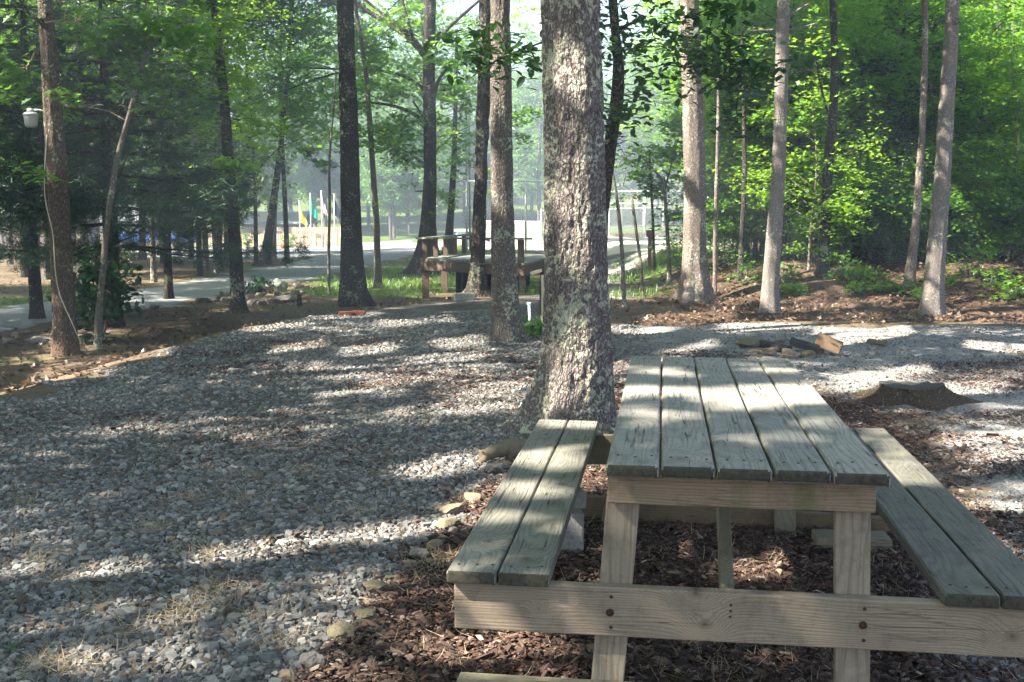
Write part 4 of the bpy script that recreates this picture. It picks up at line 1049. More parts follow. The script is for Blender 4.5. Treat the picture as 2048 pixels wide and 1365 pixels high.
px_tree('oak_tree', 'pale grey trunk furthest right at the gravel edge, with a sawn-off limb',
        [(1863, 633, 56), (1863, 605, 43), (1867, 560, 38), (1876, 450, 35), (1885, 350, 31), (1890, 250, 30), (1896, 150, 28), (1904, 60, 27), (1904, 0, 25)],
        M['bark_pale'], segs=44, amp=.005, flare=.45, lobes=5, top=12, tall=2, step=.07, freq=(16, 16, 5), flare_h=.16,
        limbs=[[(1905, 48, 12, 0), (1913, 42, 13, -.1)]])
px_tree('young_tree', 'dark rough trunk half hidden behind the slender sunlit one',
        [(1812, 520, 14), (1826, 400, 14), (1834, 250, 15), (1842, 100, 13), (1848, 0, 12)], M['bark_dark'], Y=24, segs=14, amp=.006, top=11)
px_tree('young_tree', 'faint mossy trunk deep in the thicket left of the dark crooked trunk',
        [(1613, 540, 10), (1609, 400, 9), (1598, 300, 9), (1592, 230, 8), (1588, 120, 7)], M['bark_small'], Y=27, segs=10, amp=.004)
px_tree('young_tree', 'tall pale forked trunk in the far right corner of the woods',
        [(2022, 500, 16), (2018, 350, 14), (2012, 200, 12), (1998, 60, 10), (1990, -20, 9)], M['bark_pale'], Y=30, segs=12, amp=.006, top=15, tall=1, limbs=[[(2014, 220, 8), (2024, 100, 7), (2028, -10, 6)]])
# saplings right of the big oak
px_tree('sapling', 'thin pale sapling closest to the big oak on its right side',
        [(1250, 614, 14), (1247, 585, 9), (1244, 500, 8), (1237, 420, 7), (1229, 365, 6), (1224, 335, 4)], M['bark_small'], segs=12, amp=.003, flare_h=.07, leaves=[(1255, 330, 45, 25, 8), (1230, 280, 30, 25, 4)], leafkind=('maple', .13, 'leaf_yellow', 26))
px_tree('sapling', 'wavy sapling with a kinked stem right of the big oak',
        [(1291, 601, 8), (1283, 575, 6), (1283, 530, 7), (1276, 490, 6), (1268, 430, 6), (1263, 395, 6)], M['bark_small'], segs=10, amp=.002, flare_h=.05, leaves=[(1275, 375, 40, 25, 9), (1250, 355, 30, 20, 4)], leafkind=('maple', .13, 'leaf_yellow', 26))
px_tree('sapling', 'thin dark sapling directly behind the meter post',
        [(1309, 545, 8), (1307, 480, 6), (1304, 400, 5), (1300, 340, 5), (1298, 300, 4)], M['bark_dark'], segs=10, amp=.002, flare_h=.06, leaves=[(1310, 360, 50, 35, 14), (1300, 310, 40, 30, 8)], leafkind=('maple', .17, 'leaf', 28))
px_tree('sapling', 'forked sapling with pale upper branches left of the stout sunlit trunk',
        [(1339, 570, 10), (1337, 500, 8), (1332, 430, 7), (1331, 385, 7), (1327, 358, 6)], M['bark_small'], segs=10, amp=.002, flare_h=.06,
        limbs=[[(1327, 362, 5), (1305, 337, 4), (1283, 315, 3)], [(1330, 378, 4), (1338, 350, 4), (1346, 315, 3), (1352, 290, 2)]], leaves=[(1340, 320, 45, 40, 14), (1345, 440, 30, 30, 6), (1370, 260, 30, 40, 8)], leafkind=('maple', .13, 'leaf', 28))

# background woods --------------------------------------------------
def fill(n, px0, px1, Y0, Y1, kinds, label, group, seed, name='forest_tree', smin=.8, smax=1.2, avoid=None):
    r = np.random.default_rng(seed)
    for i in range(n):
        for _ in range(30):
            u = (i + r.uniform(0, 1)) / n; px = px0 + (px1 - px0) * ((u * 7.31) % 1); Y = r.uniform(Y0, Y1)
            x = (px - 1024) / F * Y
            if avoid is None or not avoid(px, Y): break
        s = r.uniform(smin, smax)
        place(kinds[int(r.integers(len(kinds)))], x, Y, label, 'tree', group, name, s, r.uniform(0, 6.28))

U = UNDER
# right-hand woods, from the leafy bank backwards
fill(14, 1420, 2150, 20, 24, [U[0], U[2], U[4]], 'leafy green young tree in the front row of the thicket on the right bank', 'front row of the right-hand thicket', 1)
fill(20, 1400, 2200, 24, 32, [U[0], U[1], U[5], U[3]], 'green understory tree in the middle of the right-hand woods', 'understory of the right-hand woods', 2)
fill(22, 1400, 2250, 32, 50, [U[1], U[3], U[5]], 'tall green tree deep in the right-hand woods', 'deep right-hand woods', 3, smin=1.1, smax=1.6)
fill(16, 1400, 2100, 50, 75, FAR, 'big leafy tree far back in the right-hand woods', 'far right-hand woods', 4, smin=.8, smax=1)
fill(16, 1400, 2100, 20, 26, [U[4]], 'low leafy bush at the foot of the right-hand thicket', 'bushes under the right-hand thicket', 5, 'bush', .6, 1.1)
fill(26, 1400, 2120, 19.2, 23, [U[2], U[4], U[4]], 'short leafy shrub along the front edge of the right-hand thicket', 'shrubs along the right-hand thicket edge', 15, 'shrub', .55, 1.0)
for (px, Y, k, s, lab) in ((1712, 21.5, 2, 1., 'fuzzy grey-green pine in the right-hand woods, left of the slender sunlit trunk'), (1790, 24, 1, .9, 'dark pine filling the shade behind the slender sunlit trunk')):
    x = (px - 1024) / F * Y; place(PINE[k], x, Y, lab, 'tree', None, 'pine_tree', s)
# left-hand woods across the drive
fill(9, -120, 470, 27, 36, [U[3], U[1], U[5]], 'green understory tree across the drive on the left', 'understory across the drive', 6, smin=1.0, smax=1.4, avoid=lambda px, Y: False)
fill(18, -150, 480, 38, 64, [U[3], U[1], U[5]], 'tall leafy tree deep in the left-hand woods', 'deep left-hand woods', 7, smin=1.2, smax=1.7)
fill(14, -250, 560, 82, 108, FAR, 'big leafy tree beyond the cabins at the far left', 'trees beyond the cabins', 8, smin=.8, smax=1)
for (px, Y, k, s, lab) in ((70, 17.5, 1, .95, 'tall dark pine behind the lamp tree at the left edge'), (335, 22, 1, .85, 'dark pine between the curving sapling and the tree by the rock garden'), (-60, 15.5, 0, 1, 'dark pine at the left frame edge'), (400, 30, 1, .8, 'soft dark pine further back near the three slim trunks')):
    x = (px - 1024) / F * Y; place(PINE[k], x, Y, lab, 'tree', None, 'pine_tree', s)
for px, py, w in ((165, 592, 22), (92, 560, 13), (20, 530, 10), (285, 520, 13), (330, 515, 9)):
    lab = {165: 'thick bare trunk across the drive just right of the lamp tree', 92: 'slim trunk across the drive left of the lamp tree', 20: 'slim trunk across the drive near the left frame edge', 285: 'bare trunk seen through the pine branches', 330: 'thin bare trunk seen through the pine branches, nearest the blue truck'}[px]
    px_tree('oak_tree', lab, [(px, py, w + 5), (px, py - 60, w), (px - 3, py - 200, w - 2), (px - 5, py - 350, w - 4)], M['bark_grey'], segs=16, amp=.008, top=13, tall=px % 3, tscale=.9)
# woods beyond the clearing
fill(30, 540, 1480, 98, 116, FAR, 'hazy leafy tree in the wood beyond the ball field', 'wood beyond the ball field', 9, smin=.75, smax=1.0)
fill(26, 480, 1540, 118, 150, FAR, 'hazy leafy tree higher on the wooded slope beyond the field', 'wooded slope beyond the field', 10, smin=.9, smax=1.1)
fill(6, 740, 1000, 88, 95, FAR, 'sunlit tree at the front of the wood behind the deck', 'front trees of the far wood', 12, smin=.55, smax=.7)
for px, Y, sc_ in ((575, 38, 1.2), (705, 46, 1.45), (858, 47, 1.45), (1392, 38, 1.1), (512, 36, 1.1)):
    place(U[3] if int(px) % 2 else U[1], X_(px, Y), Y, 'airy green tree at the edge of the clearing', 'tree', 'airy trees at the edge of the clearing', 'forest_tree', sc_, szz=sc_ * 1.25)
# trees that stand outside the frame and shade the site
r = np.random.default_rng(77)
for i, (x, y) in enumerate(((-7.5, 1.5), (-10.5, 6.0), (-6.0, -4.5), (-12.5, -1.0), (-14.5, 9.5), (-16.5, 4.0), (-10, -8.5), (-17, -5.5), (-19, 14), (-21.5, 1.5), (-3.2, -8.5), (-23, 9), (-14, -13), (-5.5, -1.2), (-13.8, 14.5), (-27, 17), (-18.5, 20))):
    e = thing('oak_tree', 'tall oak outside the picture whose canopy shades the picnic site', 'tree', (x, y, float(height(x, y)) - .05), 0, 'shade trees around the site')
    h = r.uniform(11, 14.5); rad = r.uniform(.14, .22)
    V, T = tube([(0, 0, -.1), (.15, 0, h * .35), (-.1, .1, h * .7), (0, 0, h)], [rad, rad * .85, rad * .6, rad * .25], 16, .2, .006, i, flare=.5)
    obj("trunk", new_mesh("trunk", V, T, M['bark_dark'], True), e)
    q = i % 3; s = r.uniform(.9, 1.15); rz = r.uniform(0, 6.28)
    canopy(e, (0, 0, h - 6.5), rz, s, q)

# ------------------------------------------------------------------ picnic table
TH = .1384; TO = Vector((.2473, 2.8017, 0))
table = thing('picnic_table', 'weathered wooden picnic table with attached benches in the foreground', 'picnic table', TO, -TH)
def local_box(name, m, x0, x1, y0, y1, z0, z1, parent=table, bw=.004, seg=2, endm=None, rz=0, ry=0):
    cx, cyy, cz = (x0 + x1) / 2, (y0 + y1) / 2, (z0 + z1) / 2
    V, Q = box(x0 - cx, x1 - cx, y0 - cyy, y1 - cyy, z0 - cz, z1 - cz)
    me = new_mesh(name, V, Q, m)
    if endm:
        me.materials.append(endm)
        for p in me.polygons:
            if abs(p.normal.y) > .9: p.material_index = 1
    o = obj(name, me, parent, (cx, cyy, cz), (0, ry, rz)); bevel(o, bw, seg); return o

def nails(board, pts, zt):
    a = np.linspace(0, 2 * np.pi, 8, endpoint=False)
    for x, y in pts:
        V = np.vstack([np.stack([np.cos(a) * .0042, np.sin(a) * .0055, 0 * a], 1), np.stack([np.cos(a) * .0042, np.sin(a) * .0055, 0 * a + .0012], 1)])
        F_ = [np.array([[i, (i + 1) % 8, 8 + (i + 1) % 8, 8 + i] for i in range(8)]), np.array([[8, 8 + i, 8 + i + 1] for i in range(1, 7)])]
        obj("nail", new_mesh("nail", V, F_, M['nail']), board, (x, y, zt))

L = 2.266; w = .140; g = .006; rr_ = random.Random(5)
for i in range(5):
    x0 = i * (w + g); d0 = (0, .006, .004, .010, .003)[i]; d1 = (.0, .012, .01, .03, .0)[i]
    b = local_box("tabletop_board", M[('board', 'board_b', 'board_c', 'board', 'board')[i]], x0, x0 + w, d0 - .004 * i, L - d1, .714, .750, bw=.011, seg=3, endm=M['endgrain'], rz=rr_.uniform(-.0012, .0012))
    hw = L / 2
    nails(b, [(dx + rr_.uniform(-.006, .006), s * (hw - .11) + rr_.uniform(-.012, .012)) for dx in (-.045, 0, .047) for s in (-1, 1)], .0182)
SB = .427; SL = 2.27
for k, (x0, m) in enumerate(((-.440, 'seat_a'), (-.294, 'seat_b'), (.881, 'seat_shaded'), (1.027, 'seat_shaded'))):
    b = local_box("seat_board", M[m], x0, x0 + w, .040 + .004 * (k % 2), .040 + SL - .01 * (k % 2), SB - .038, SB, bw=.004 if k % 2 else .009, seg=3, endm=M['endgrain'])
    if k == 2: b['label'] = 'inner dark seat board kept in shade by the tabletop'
    nails(b, [(dx + rr_.uniform(-.006, .006), s * (SL / 2 - .07) + rr_.uniform(-.012, .012)) for dx in (-.045, .002, .045) for s in (-1, 1)], .0192)
zb = SB - .0385
fb = local_box("crossbeam", M['beam_knots'], -.424, 1.152, .075, .113, zb - .140, zb)
rb = local_box("crossbeam", M['frame_xd'], -.424, 1.152, L - .115, L - .077, zb - .140, zb)
local_box("top_cleat", M['cleat'], .002, .706, .072, .110, .625, .7135)
local_box("top_cleat", M['frame_xd'], .002, .706, L - .11, L - .072, .625, .7135)
local_box("top_cleat", M['frame_xd'], .03, .69, 1.10, 1.138, .635, .7135)
def leg(xt, xb, y0, m, yb=0):
    V = np.array([[xb, y0, -.05], [xb + .092, y0, -.05], [xb + .092, y0 + .038, -.05], [xb, y0 + .038, -.05], [xt, y0, .713], [xt + .092, y0, .713], [xt + .092, y0 + .038, .713], [xt, y0 + .038, .713]])
    V[:4, 1] += yb
    c = V.mean(0); o = obj("leg", new_mesh("leg", V - c, BOXF, m), table, tuple(c)); bevel(o, .004); return o
leg(.004, -.052, .1135, M['frame_z']); leg(.606, .632, .1135, M['frame_z'])
leg(.004, -.13, L - .155, M['frame_g'], -.12); leg(.635, .655, L - .155, M['frame_g'], -.12)
def brace(a, b, m):
    a = np.array(a); b = np.array(b); c = (a + b) / 2
    V, Q = beam(a - c, b - c, .038, .085, (0, 0, 1)); o = obj("brace", new_mesh("brace", V, Q, m), table, tuple(c)); bevel(o, .004); return o
brace((.335, .15, .30), (.352, 1.09, .66), M['frame_g']); brace((.345, L - .15, .30), (.355, 1.15, .66), M['frame_g'])
def disc(name, x, y, z, r, t, m, par, n=16):
    """flat round head facing the front"""
    a = np.linspace(0, 2 * np.pi, n, endpoint=False)
    V = np.vstack([np.stack([np.cos(a) * r, 0 * a, np.sin(a) * r], 1), np.stack([np.cos(a) * r * .8, 0 * a - t, np.sin(a) * r * .8], 1), [[0, -t * 1.15, 0]]])
    Fq = np.array([[i, (i + 1) % n, n + (i + 1) % n, n + i] for i in range(n)]); Ft = np.array([[n + i, n + (i + 1) % n, 2 * n] for i in range(n)])
    return obj(name, new_mesh(name, V, [Ft, Fq], m, True), par, (x, y, z))
fc = fb.location
for xx in (.012, .685):
    disc("washer", xx - fc.x, -.0192, .317 - fc.z, .0115, .002, M['rust'], fb)
    disc("bolt", xx - fc.x, -.0215, .3165 - fc.z, .005, .006, M['rust'], fb)
    for dz in (.045, -.042):
        disc("screw", xx - fc.x + .003, -.0192, .317 + dz - fc.z, .0052, .001, M['rust'], fb)
for xx, zz in ((.338, .355), (.338, .338), (.337, .322)):
    disc("screw", xx - fc.x, -.0192, zz - fc.z, .0038, .001, M['rust'], fb)
def tp(x, y, z=0):
    return np.array([TO.x + x * math.cos(TH) + y * math.sin(TH), TO.y - x * math.sin(TH) + y * math.cos(TH), z])
# things lying round the table
o = thing('landscape_timber', 'mossy flat timber lying under the near end of the table', 'timber', tuple(tp(.35, -.02, .015)), -TH)
def rel_box(name, m, sx, sy, sz, par, loc=(0, 0, 0), rot=(0, 0, 0), bw=.006):
    V, Q = box(-sx / 2, sx / 2, -sy / 2, sy / 2, -sz / 2, sz / 2); b = obj(name, new_mesh(name, V, Q, m), par, loc, rot); bevel(b, bw, 2); return b
COL.objects.unlink(o); bpy.data.objects.remove(o)
o = rel_box('landscape_timber', M['timber'], 1.56, .09, .10, None, tuple(tp(.365, .066, .058)), (0, 0, -TH)); tag(o, 'mossy flat timber lying under the near end of the table', 'timber')
o = rel_box('landscape_timber', M['brown_timber'], 1.50, .045, .105, None, tuple(tp(.46, 2.10, .035)), (0, .03, -TH - .03)); tag(o, 'dark brown timber on edge behind the far legs of the table', 'timber')
g0 = gnd(1135, 1108)
cb = thing('cinder_block', 'rough grey cinder block under the left bench', 'block', (g0[0], g0[1] + .1, 0), .1)
rel_box('lower_block', M['cinder'], .20, .20, .19, cb, (-.04, 0, .075), bw=.008)
o = rel_box('cinder_block', M['cinder'], .19, .12, .07, None, (g0[0] - .02, g0[1] + .12, .208), (0, .06, .2)); tag(o, 'small broken concrete piece lying on top of the cinder block', 'block')
g0 = gnd(1712, 1104)
o = rel_box('wood_block', M['timber'], .31, .14, .045, None, (g0[0], g0[1] + .07, .03), (0, 0, -.1)); tag(o, 'short pale plank under the far right leg of the table', 'plank')

# ------------------------------------------------------------------ rocks
def put_rock(name, label, px, py, wpx, hpx, m, seed, cat='rock', group=None, d=None, rotz=None, tilt=0, sink=.35, base=ICO3, dz=0):
    g = gnd(px, py); s = depth(g) / F; w = wpx * s; h = hpx * s; r = random.Random(seed)
    dd = (d or r.uniform(.7, 1.0)) * w
    V, T = rock(w / 2, dd / 2, h * .62, seed, .35, base)
    o = obj(name, new_mesh(name, V, T, M[m], False), None, (g[0], g[1] + dd * .35, g[2] + h * (.5 - sink * .35) + dz), (tilt, r.uniform(-.15, .15), rotz if rotz is not None else r.uniform(-.5, .5)))
    return tag(o, label, cat, group)
EDGE = [(945, 1012, 52, 24, 'sandstone', 'sunlit flat tan stone at the top of the mulch border, nearest the left bench'), (905, 1035, 60, 24, 'sandstone', 'sunlit tan stone second from the top of the mulch border'), (893, 1062, 52, 26, 'mossstone', 'rounded mossy stone third from the top of the mulch border'),
        (885, 1085, 26, 14, 'sandstone', 'small tan stone below the rounded mossy one in the border'), (868, 1102, 44, 22, 'sandstone', 'crumbly sunlit stone above the purplish grey border rock'), (838, 1124, 42, 30, 'greyrock', 'purplish grey angular rock in the mulch border'), (817, 1138, 34, 16, 'sandstone', 'small tan stone touching the purplish grey rock'), (862, 1132, 24, 14, 'mossstone', 'little stone right of the purplish grey rock'),
        (782, 1166, 34, 14, 'mossstone', 'half-buried dark stone in the middle of the border'), (754, 1192, 66, 26, 'mossstone', 'broad domed mossy stone in the middle of the border'), (732, 1215, 50, 16, 'sandstone', 'low tan stone just under the broad domed one'), (728, 1245, 66, 22, 'mossstone', 'long low mossy stone among dry grass in the border'), (645, 1246, 44, 16, 'greyrock', 'flat brown stone on the gravel side of the border'), (680, 1282, 62, 30, 'mossstone', 'angular brown slab stone low in the border'),
        (620, 1345, 50, 38, 'greyrock', 'upright greenish rock near the bottom edge of the picture'), (572, 1368, 44, 26, 'sandstone', 'reddish rock cut by the bottom edge of the picture'), (535, 1250, 20, 10, 'mossstone', 'lone small stone on the gravel left of the border')]
for i, (px, py, wp, hp, m, lab) in enumerate(EDGE):
    put_rock('border_stone', lab, px, py, wp, hp, m, 40 + i, 'stone', 'stones edging the mulch bed')
put_rock('flat_stone', 'greenish flat stone lying on the gravel at the lower left', 278, 1297, 27, 14, 'mossstone', 3)
put_rock('flat_stone', 'dark flat slate lying on the gravel left of the dry tuft', 205, 1250, 40, 12, 'greyrock', 4)
put_rock('rock', 'small grey rock against the log by the big oak', 985, 950, 44, 24, 'greyrock', 5)
g0 = gnd(1010, 930)
V, T = tube([(-.20, -.10, .05), (-.08, -.02, .075), (.08, .03, .08), (.22, .04, .06)], [.030, .045, .05, .03], 14, .02, .008, 3, (18, 18, 18))
V = V + (fbm(V * 16, 3) * .022)[:, None] * np.array([1, 1, 1]); tag(obj('log', new_mesh('log', V, T, M['stick'], True), None, (g0[0] + .06, g0[1] + .1, 0)), 'knobbly greenish log stub between the left bench and the big oak', 'log')
# fire ring
for i, (px, py, wp, hp, m, lab) in enumerate([(1505, 699, 58, 24, 'mossstone', 'long mossy log-shaped stone at the left end of the fire ring'), (1512, 709, 34, 10, 'sandstone', 'low flat stone at the front left of the fire ring'), (1543, 714, 36, 20, 'sandstone', 'wedge-shaped tan stone at the front of the fire ring'), (1582, 718, 46, 22, 'sandstone', 'biggest tan stone at the front centre of the fire ring'), (1618, 717, 34, 18, 'mossstone', 'brownish stone right of the biggest one in the fire ring'), (1640, 710, 22, 14, 'sandstone', 'small stone at the front right of the fire ring'), (1655, 702, 26, 14, 'mossstone', 'small stone under the split log in the fire ring'), (1530, 686, 26, 8, 'greyrock', 'thin grey stone at the back left of the fire ring'), (1565, 684, 30, 9, 'greyrock', 'grey stone at the back of the fire ring')]):
    put_rock('fire_ring_stone', lab, px, py, wp, hp, m, 80 + i, 'stone', 'stones of the fire ring', sink=.2)
g0 = gnd(1585, 705)
V, T = rock(.52, .30, .045, 9, .5)
tag(obj('ash_heap', new_mesh('ash_heap', V, T, M['ash']), None, (g0[0], g0[1] + .18, .0)), 'grey ash bed inside the fire ring', 'ash')
def logpiece(label, a, b, r, m, prof='round', cat='log', name='log', seed=1):
    a = np.array(a); b = np.array(b); c = (a + b) / 2
    if prof == 'round': V, T = tube([a - c, (a - c) * .3 + np.array([0, 0, .004]), b - c], [r, r * 1.05, r * .85], 14, .03, .007, seed, (14, 14, 14))
    else:
        t = (b - a); t /= np.linalg.norm(t); s = np.cross(t, [0, 0, 1]); s /= np.linalg.norm(s); u = np.cross(s, t)
        P3 = [s * -r * 1.2 + u * -r * .4, s * r * 1.1 + u * -r * .6, s * r * .9 + u * r * .3, s * -.1 * r + u * r * .95, s * -r * .9 + u * r * .5]
        V = np.array([a - c + p for p in P3] + [b - c + p * .92 for p in P3]); k = 5
        T = [np.array([[0, i, i + 1] for i in range(1, 4)] + [[5, 5 + i + 1, 5 + i] for i in range(1, 4)]), np.array([[i, i + 5, (i + 1) % 5 + 5, (i + 1) % 5] for i in range(5)])]
    return tag(obj(name, new_mesh(name, V, T, m), None, tuple(c)), label, cat)
def gp(px, py, z): 
    q = flat(px, py, z); return np.array([q[0], q[1], z])
logpiece('charred black log lying across the back of the fire ring', gp(1520, 688, .05), gp(1578, 700, .06), .045, M['char'])
logpiece('charred plank leaning over the ash in the fire ring', gp(1580, 685, .14), gp(1638, 700, .07), .055, M['char'], 'split')
logpiece('fresh orange-brown split log leaning on the right of the fire ring', gp(1634, 680, .15), gp(1682, 698, .07), .082, M['freshwood'], 'split')
logpiece('grey half-burnt stick lying beside the split log in the ring', gp(1600, 690, .10), gp(1652, 694, .06), .022, M['wood_grey'])
logpiece('short dark stick lying alone on the gravel right of the fire ring', gp(1737, 682, .03), gp(1773, 690, .025), .028, M['stick'], cat='stick', name='stick')
# stump
g0 = gnd(1842, 812)
st = thing('tree_stump', 'low weathered tree stump with a dark cut top, right of the table', 'stump', (g0[0], g0[1] + .22, 0))
a = np.linspace(0, 2 * np.pi, 96, endpoint=False)
rings = []
for t_, rr0, zz in ((0, .46, -.03), (.15, .33, .025), (.35, .265, .06), (.7, .235, .09), (1, .225, .12)):
    lob = 1 + (.22 * np.cos(5 * a + 1) + .10 * np.cos(8 * a)) * (1 - t_) + .05 * np.cos(3 * a + 2)
    rings.append(np.stack([rr0 * lob * np.cos(a) * 1.05, rr0 * lob * np.sin(a) * .9, zz + .014 * np.cos(2 * a + .5) * t_ + .004 * np.cos(9 * a) * t_], 1))
V = np.concatenate(rings); n_ = 96
V = V + (fbm(V * 13, 3) * .010)[:, None] * np.array([1, 1, .5])
Q = np.concatenate([np.array([[k * n_ + i, k * n_ + (i + 1) % n_, (k + 1) * n_ + (i + 1) % n_, (k + 1) * n_ + i] for i in range(n_)]) for k in range(4)])
obj('bark', new_mesh('bark', V, Q, M['stumpside'], True), st)
top = V[4 * n_:]; inner = top * np.array([.55, .55, 1]) + np.array([0, 0, -.012])
Vt = np.vstack([top, inner, [[0, 0, .112]]])
obj('cut_face', new_mesh('cut_face', Vt, [np.array([[n_ + i, n_ + (i + 1) % n_, 2 * n_] for i in range(n_)]), np.array([[i, (i + 1) % n_, n_ + (i + 1) % n_, n_ + i] for i in range(n_)])], M['stumptop'], True), st)

# ------------------------------------------------------------------ rock garden across the pad
ROCKS = [(398, 607, 22, 14), (412, 606, 18, 12), (424, 606, 16, 11), (436, 604, 14, 16), (449, 606, 20, 12), (462, 604, 20, 14), (441, 590, 10, 9), (505, 612, 24, 16), (522, 612, 22, 12), (545, 608, 34, 12), (573, 606, 46, 17), (500, 598, 22, 12), (520, 594, 20, 10), (553, 592, 14, 12), (575, 592, 24, 10), (590, 590, 18, 12), (604, 588, 20, 8), (612, 580, 16, 10), (626, 580, 12, 8), (640, 579, 18, 9), (652, 578, 10, 7), (602, 576, 14, 8), (595, 578, 22, 16)]
for i, (px, py, wp, hp) in enumerate(ROCKS):
    lab = 'brown rock of the low rock garden wall beside the drive'
    if i == 10: lab = 'broad flat-topped rock at the front of the rock garden'
    if i == 22: lab = 'dark boulder right of the upright oval slab'
    if i == 3: lab = 'tilted pale rock in the left arm of the rock garden'
    put_rock('garden_rock', lab, px, py, wp, hp, 'greyrock' if i % 3 else 'mossstone', 120 + i, 'rock', 'rocks of the rock garden wall' if i not in (10, 22, 3) else None, base=ICO2)
g0 = gnd(563, 588); s_ = depth(g0) / F
V, T = rock(16 * s_, 6 * s_, 19 * s_, 7, .2); tag(obj('standing_stone', new_mesh('standing_stone', V, T, M['slab'], True), None, (g0[0] - .05, g0[1] + .1, g0[2] + 15 * s_), (0, .18, .25)), 'upright oval grey slab standing in the rock garden', 'stone')
g0 = gnd(536, 588); s_ = depth(g0) / F
sb_ = thing('stone_stool', 'small round stone stool in the rock garden beside the oval slab', 'stool', tuple(g0 + np.array([0, .1, 0])))
V, T = tube([(0, 0, -.03), (0, 0, 5 * s_), (0, 0, 14 * s_)], [6 * s_, 4.5 * s_, 7 * s_], 16, .03, .004, 2); obj('pedestal', new_mesh('pedestal', V, T, M['sandstone'], True), sb_)
V, T = tube([(0, 0, 14 * s_), (0, 0, 18 * s_)], [11.5 * s_, 11 * s_], 24, .01, .002, 2); obj('seat', new_mesh('seat', V, T, M['slab'], True), sb_)
g0 = gnd(586, 612); s_ = depth(g0) / F
V, T = tube([(0, 0, -.05), (0, 0, 22 * s_)], [5.5 * s_, 4.5 * s_], 14, .03, .006, 6); tag(obj('stump_post', new_mesh('stump_post', V, T, M['bark_dark'], True), None, tuple(g0 + np.array([.12, 0, 0]))), 'short dark wooden post at the right end of the front rocks', 'post')
for i, (px, py, wp, hp, lab) in enumerate([(32, 680, 30, 20, 'pale mossy rock by the drive at the far left'), (12, 690, 34, 16, 'brown rock at the left frame edge beside the drive'), (75, 688, 60, 16, 'long low brown rock by the drive left of the lamp tree'), (262, 632, 22, 8, 'flat rock by the drive right of the dark pine'), (285, 626, 18, 8, 'small flat rock by the drive second right of the dark pine'), (306, 618, 22, 10, 'low grey rock by the drive, third right of the dark pine'), (97, 598, 20, 10, 'grey rock at the foot of the thick bare trunk across the drive')]):
    put_rock('rock', lab, px, py, wp, hp, 'mossstone' if i in (0,) else 'greyrock', 160 + i)
g0 = gnd(692, 632)
for k, (dx, dy, rz, lab) in enumerate(((0, 0, .2, 'red brick lying at the gravel edge below the thick dark trunk'), (.16, .10, -.1, 'second red brick nearer the thick dark trunk'))):
    o = rel_box('brick', M['brick'], .2, .095, .06, None, (g0[0] + dx, g0[1] + dy, g0[2] + .03), (0, 0, rz), .004); tag(o, lab, 'brick')
g0 = gnd(928, 601)
o = rel_box('concrete_block', M['slab'], .34, .2, .12, None, (g0[0], g0[1] + .1, g0[2] + .05), (0, 0, .15), .01); tag(o, 'green-grey concrete block at the foot of the dark tree by the deck', 'block')

# ------------------------------------------------------------------ wooden deck
P1 = np.array([-1.81, 21.7]); P2 = np.array([.235, 19.6]); P4 = np.array([-.98, 25.8]); P3 = P2 + P4 - P1
ZD = .55
dk = thing('wooden_deck', 'low wooden deck platform with a simple plank rail, behind the dark leaning trunk', 'deck', (P1[0], P1[1], 0))
def dpt(q, z): return np.array([q[0] - P1[0], q[1] - P1[1], z])
def deckpart(name, parts, m):
    V, T = merge(parts); return obj(name, new_mesh(name, V, T, m), dk)
ud = (P2 - P1); vd = (P4 - P1); nb = 26; parts = []
for i in range(nb):
    a0 = P1 + vd * (i + .02) / nb; a1 = P1 + vd * (i + .96) / nb
    q = [dpt(a0 - ud * .02, ZD - .035), dpt(a0 + ud * 1.01, ZD - .035), dpt(a1 + ud * 1.01, ZD - .035), dpt(a1 - ud * .02, ZD - .035)]
    V = np.array(q + [p + np.array([0, 0, .035]) for p in q]); parts.append((V, BOXF))
deckpart('deck_floor', parts, M['decktop'])
for a_, b_ in ((P1, P2), (P2, P3), (P1, P4), (P4, P3)):
    deckpart('skirt_board', [beam(dpt(a_, ZD - .135), dpt(b_, ZD - .135), .04, .19)], M['deckwood'])
for q in (P1 + ud * .03, P1 + ud * .97, P1 + ud * .35 + vd * .5, P3 - ud * .05, P4 + ud * .05, P1 + ud * .98 + vd * .5, P1 + vd * .4):
    q = q + vd * .02
    deckpart('post', [beam(dpt(q, -.3), dpt(q, ZD - .04), .13, .13, (0, 1, 0))], M['deckpost'])
for t_ in (.0, .2, .4, .6, .8, 1.):
    q = P1 + ud * .03 + vd * (t_ * .96 + .01); deckpart('rail_post', [beam(dpt(q, ZD - .2), dpt(q, ZD + .39), .09, .14, (0, 1, 0))], M['deckpost'])
q = P1 + ud * .96 + vd * .01; deckpart('rail_post', [beam(dpt(q, ZD - .2), dpt(q, ZD + .42), .12, .12, (0, 1, 0))], M['deckpost'])
deckpart('handrail', [beam(dpt(P1 - ud * .02, ZD + .41), dpt(P1 + ud * 1.03, ZD + .44), .2, .035)], M['seatboard'])
deckpart('handrail', [beam(dpt(P1 - vd * .01, ZD + .405), dpt(P4 + vd * .03, ZD + .405), .18, .035)], M['seatboard'])
parts = []
for k in range(24):
    a_ = P1 + ud * (.3 + .7 * k / 24) + vd * (.10 + .02 * math.sin(k * 1.7)); b_ = P1 + ud * (.3 + .7 * (k + 1) / 24) + vd * (.10 + .02 * math.sin((k + 1) * 1.7))
    parts.append(beam(dpt(a_, .16), dpt(b_, .16), .02, .62))
deckpart('tarp_skirt', parts, M['tarp'])

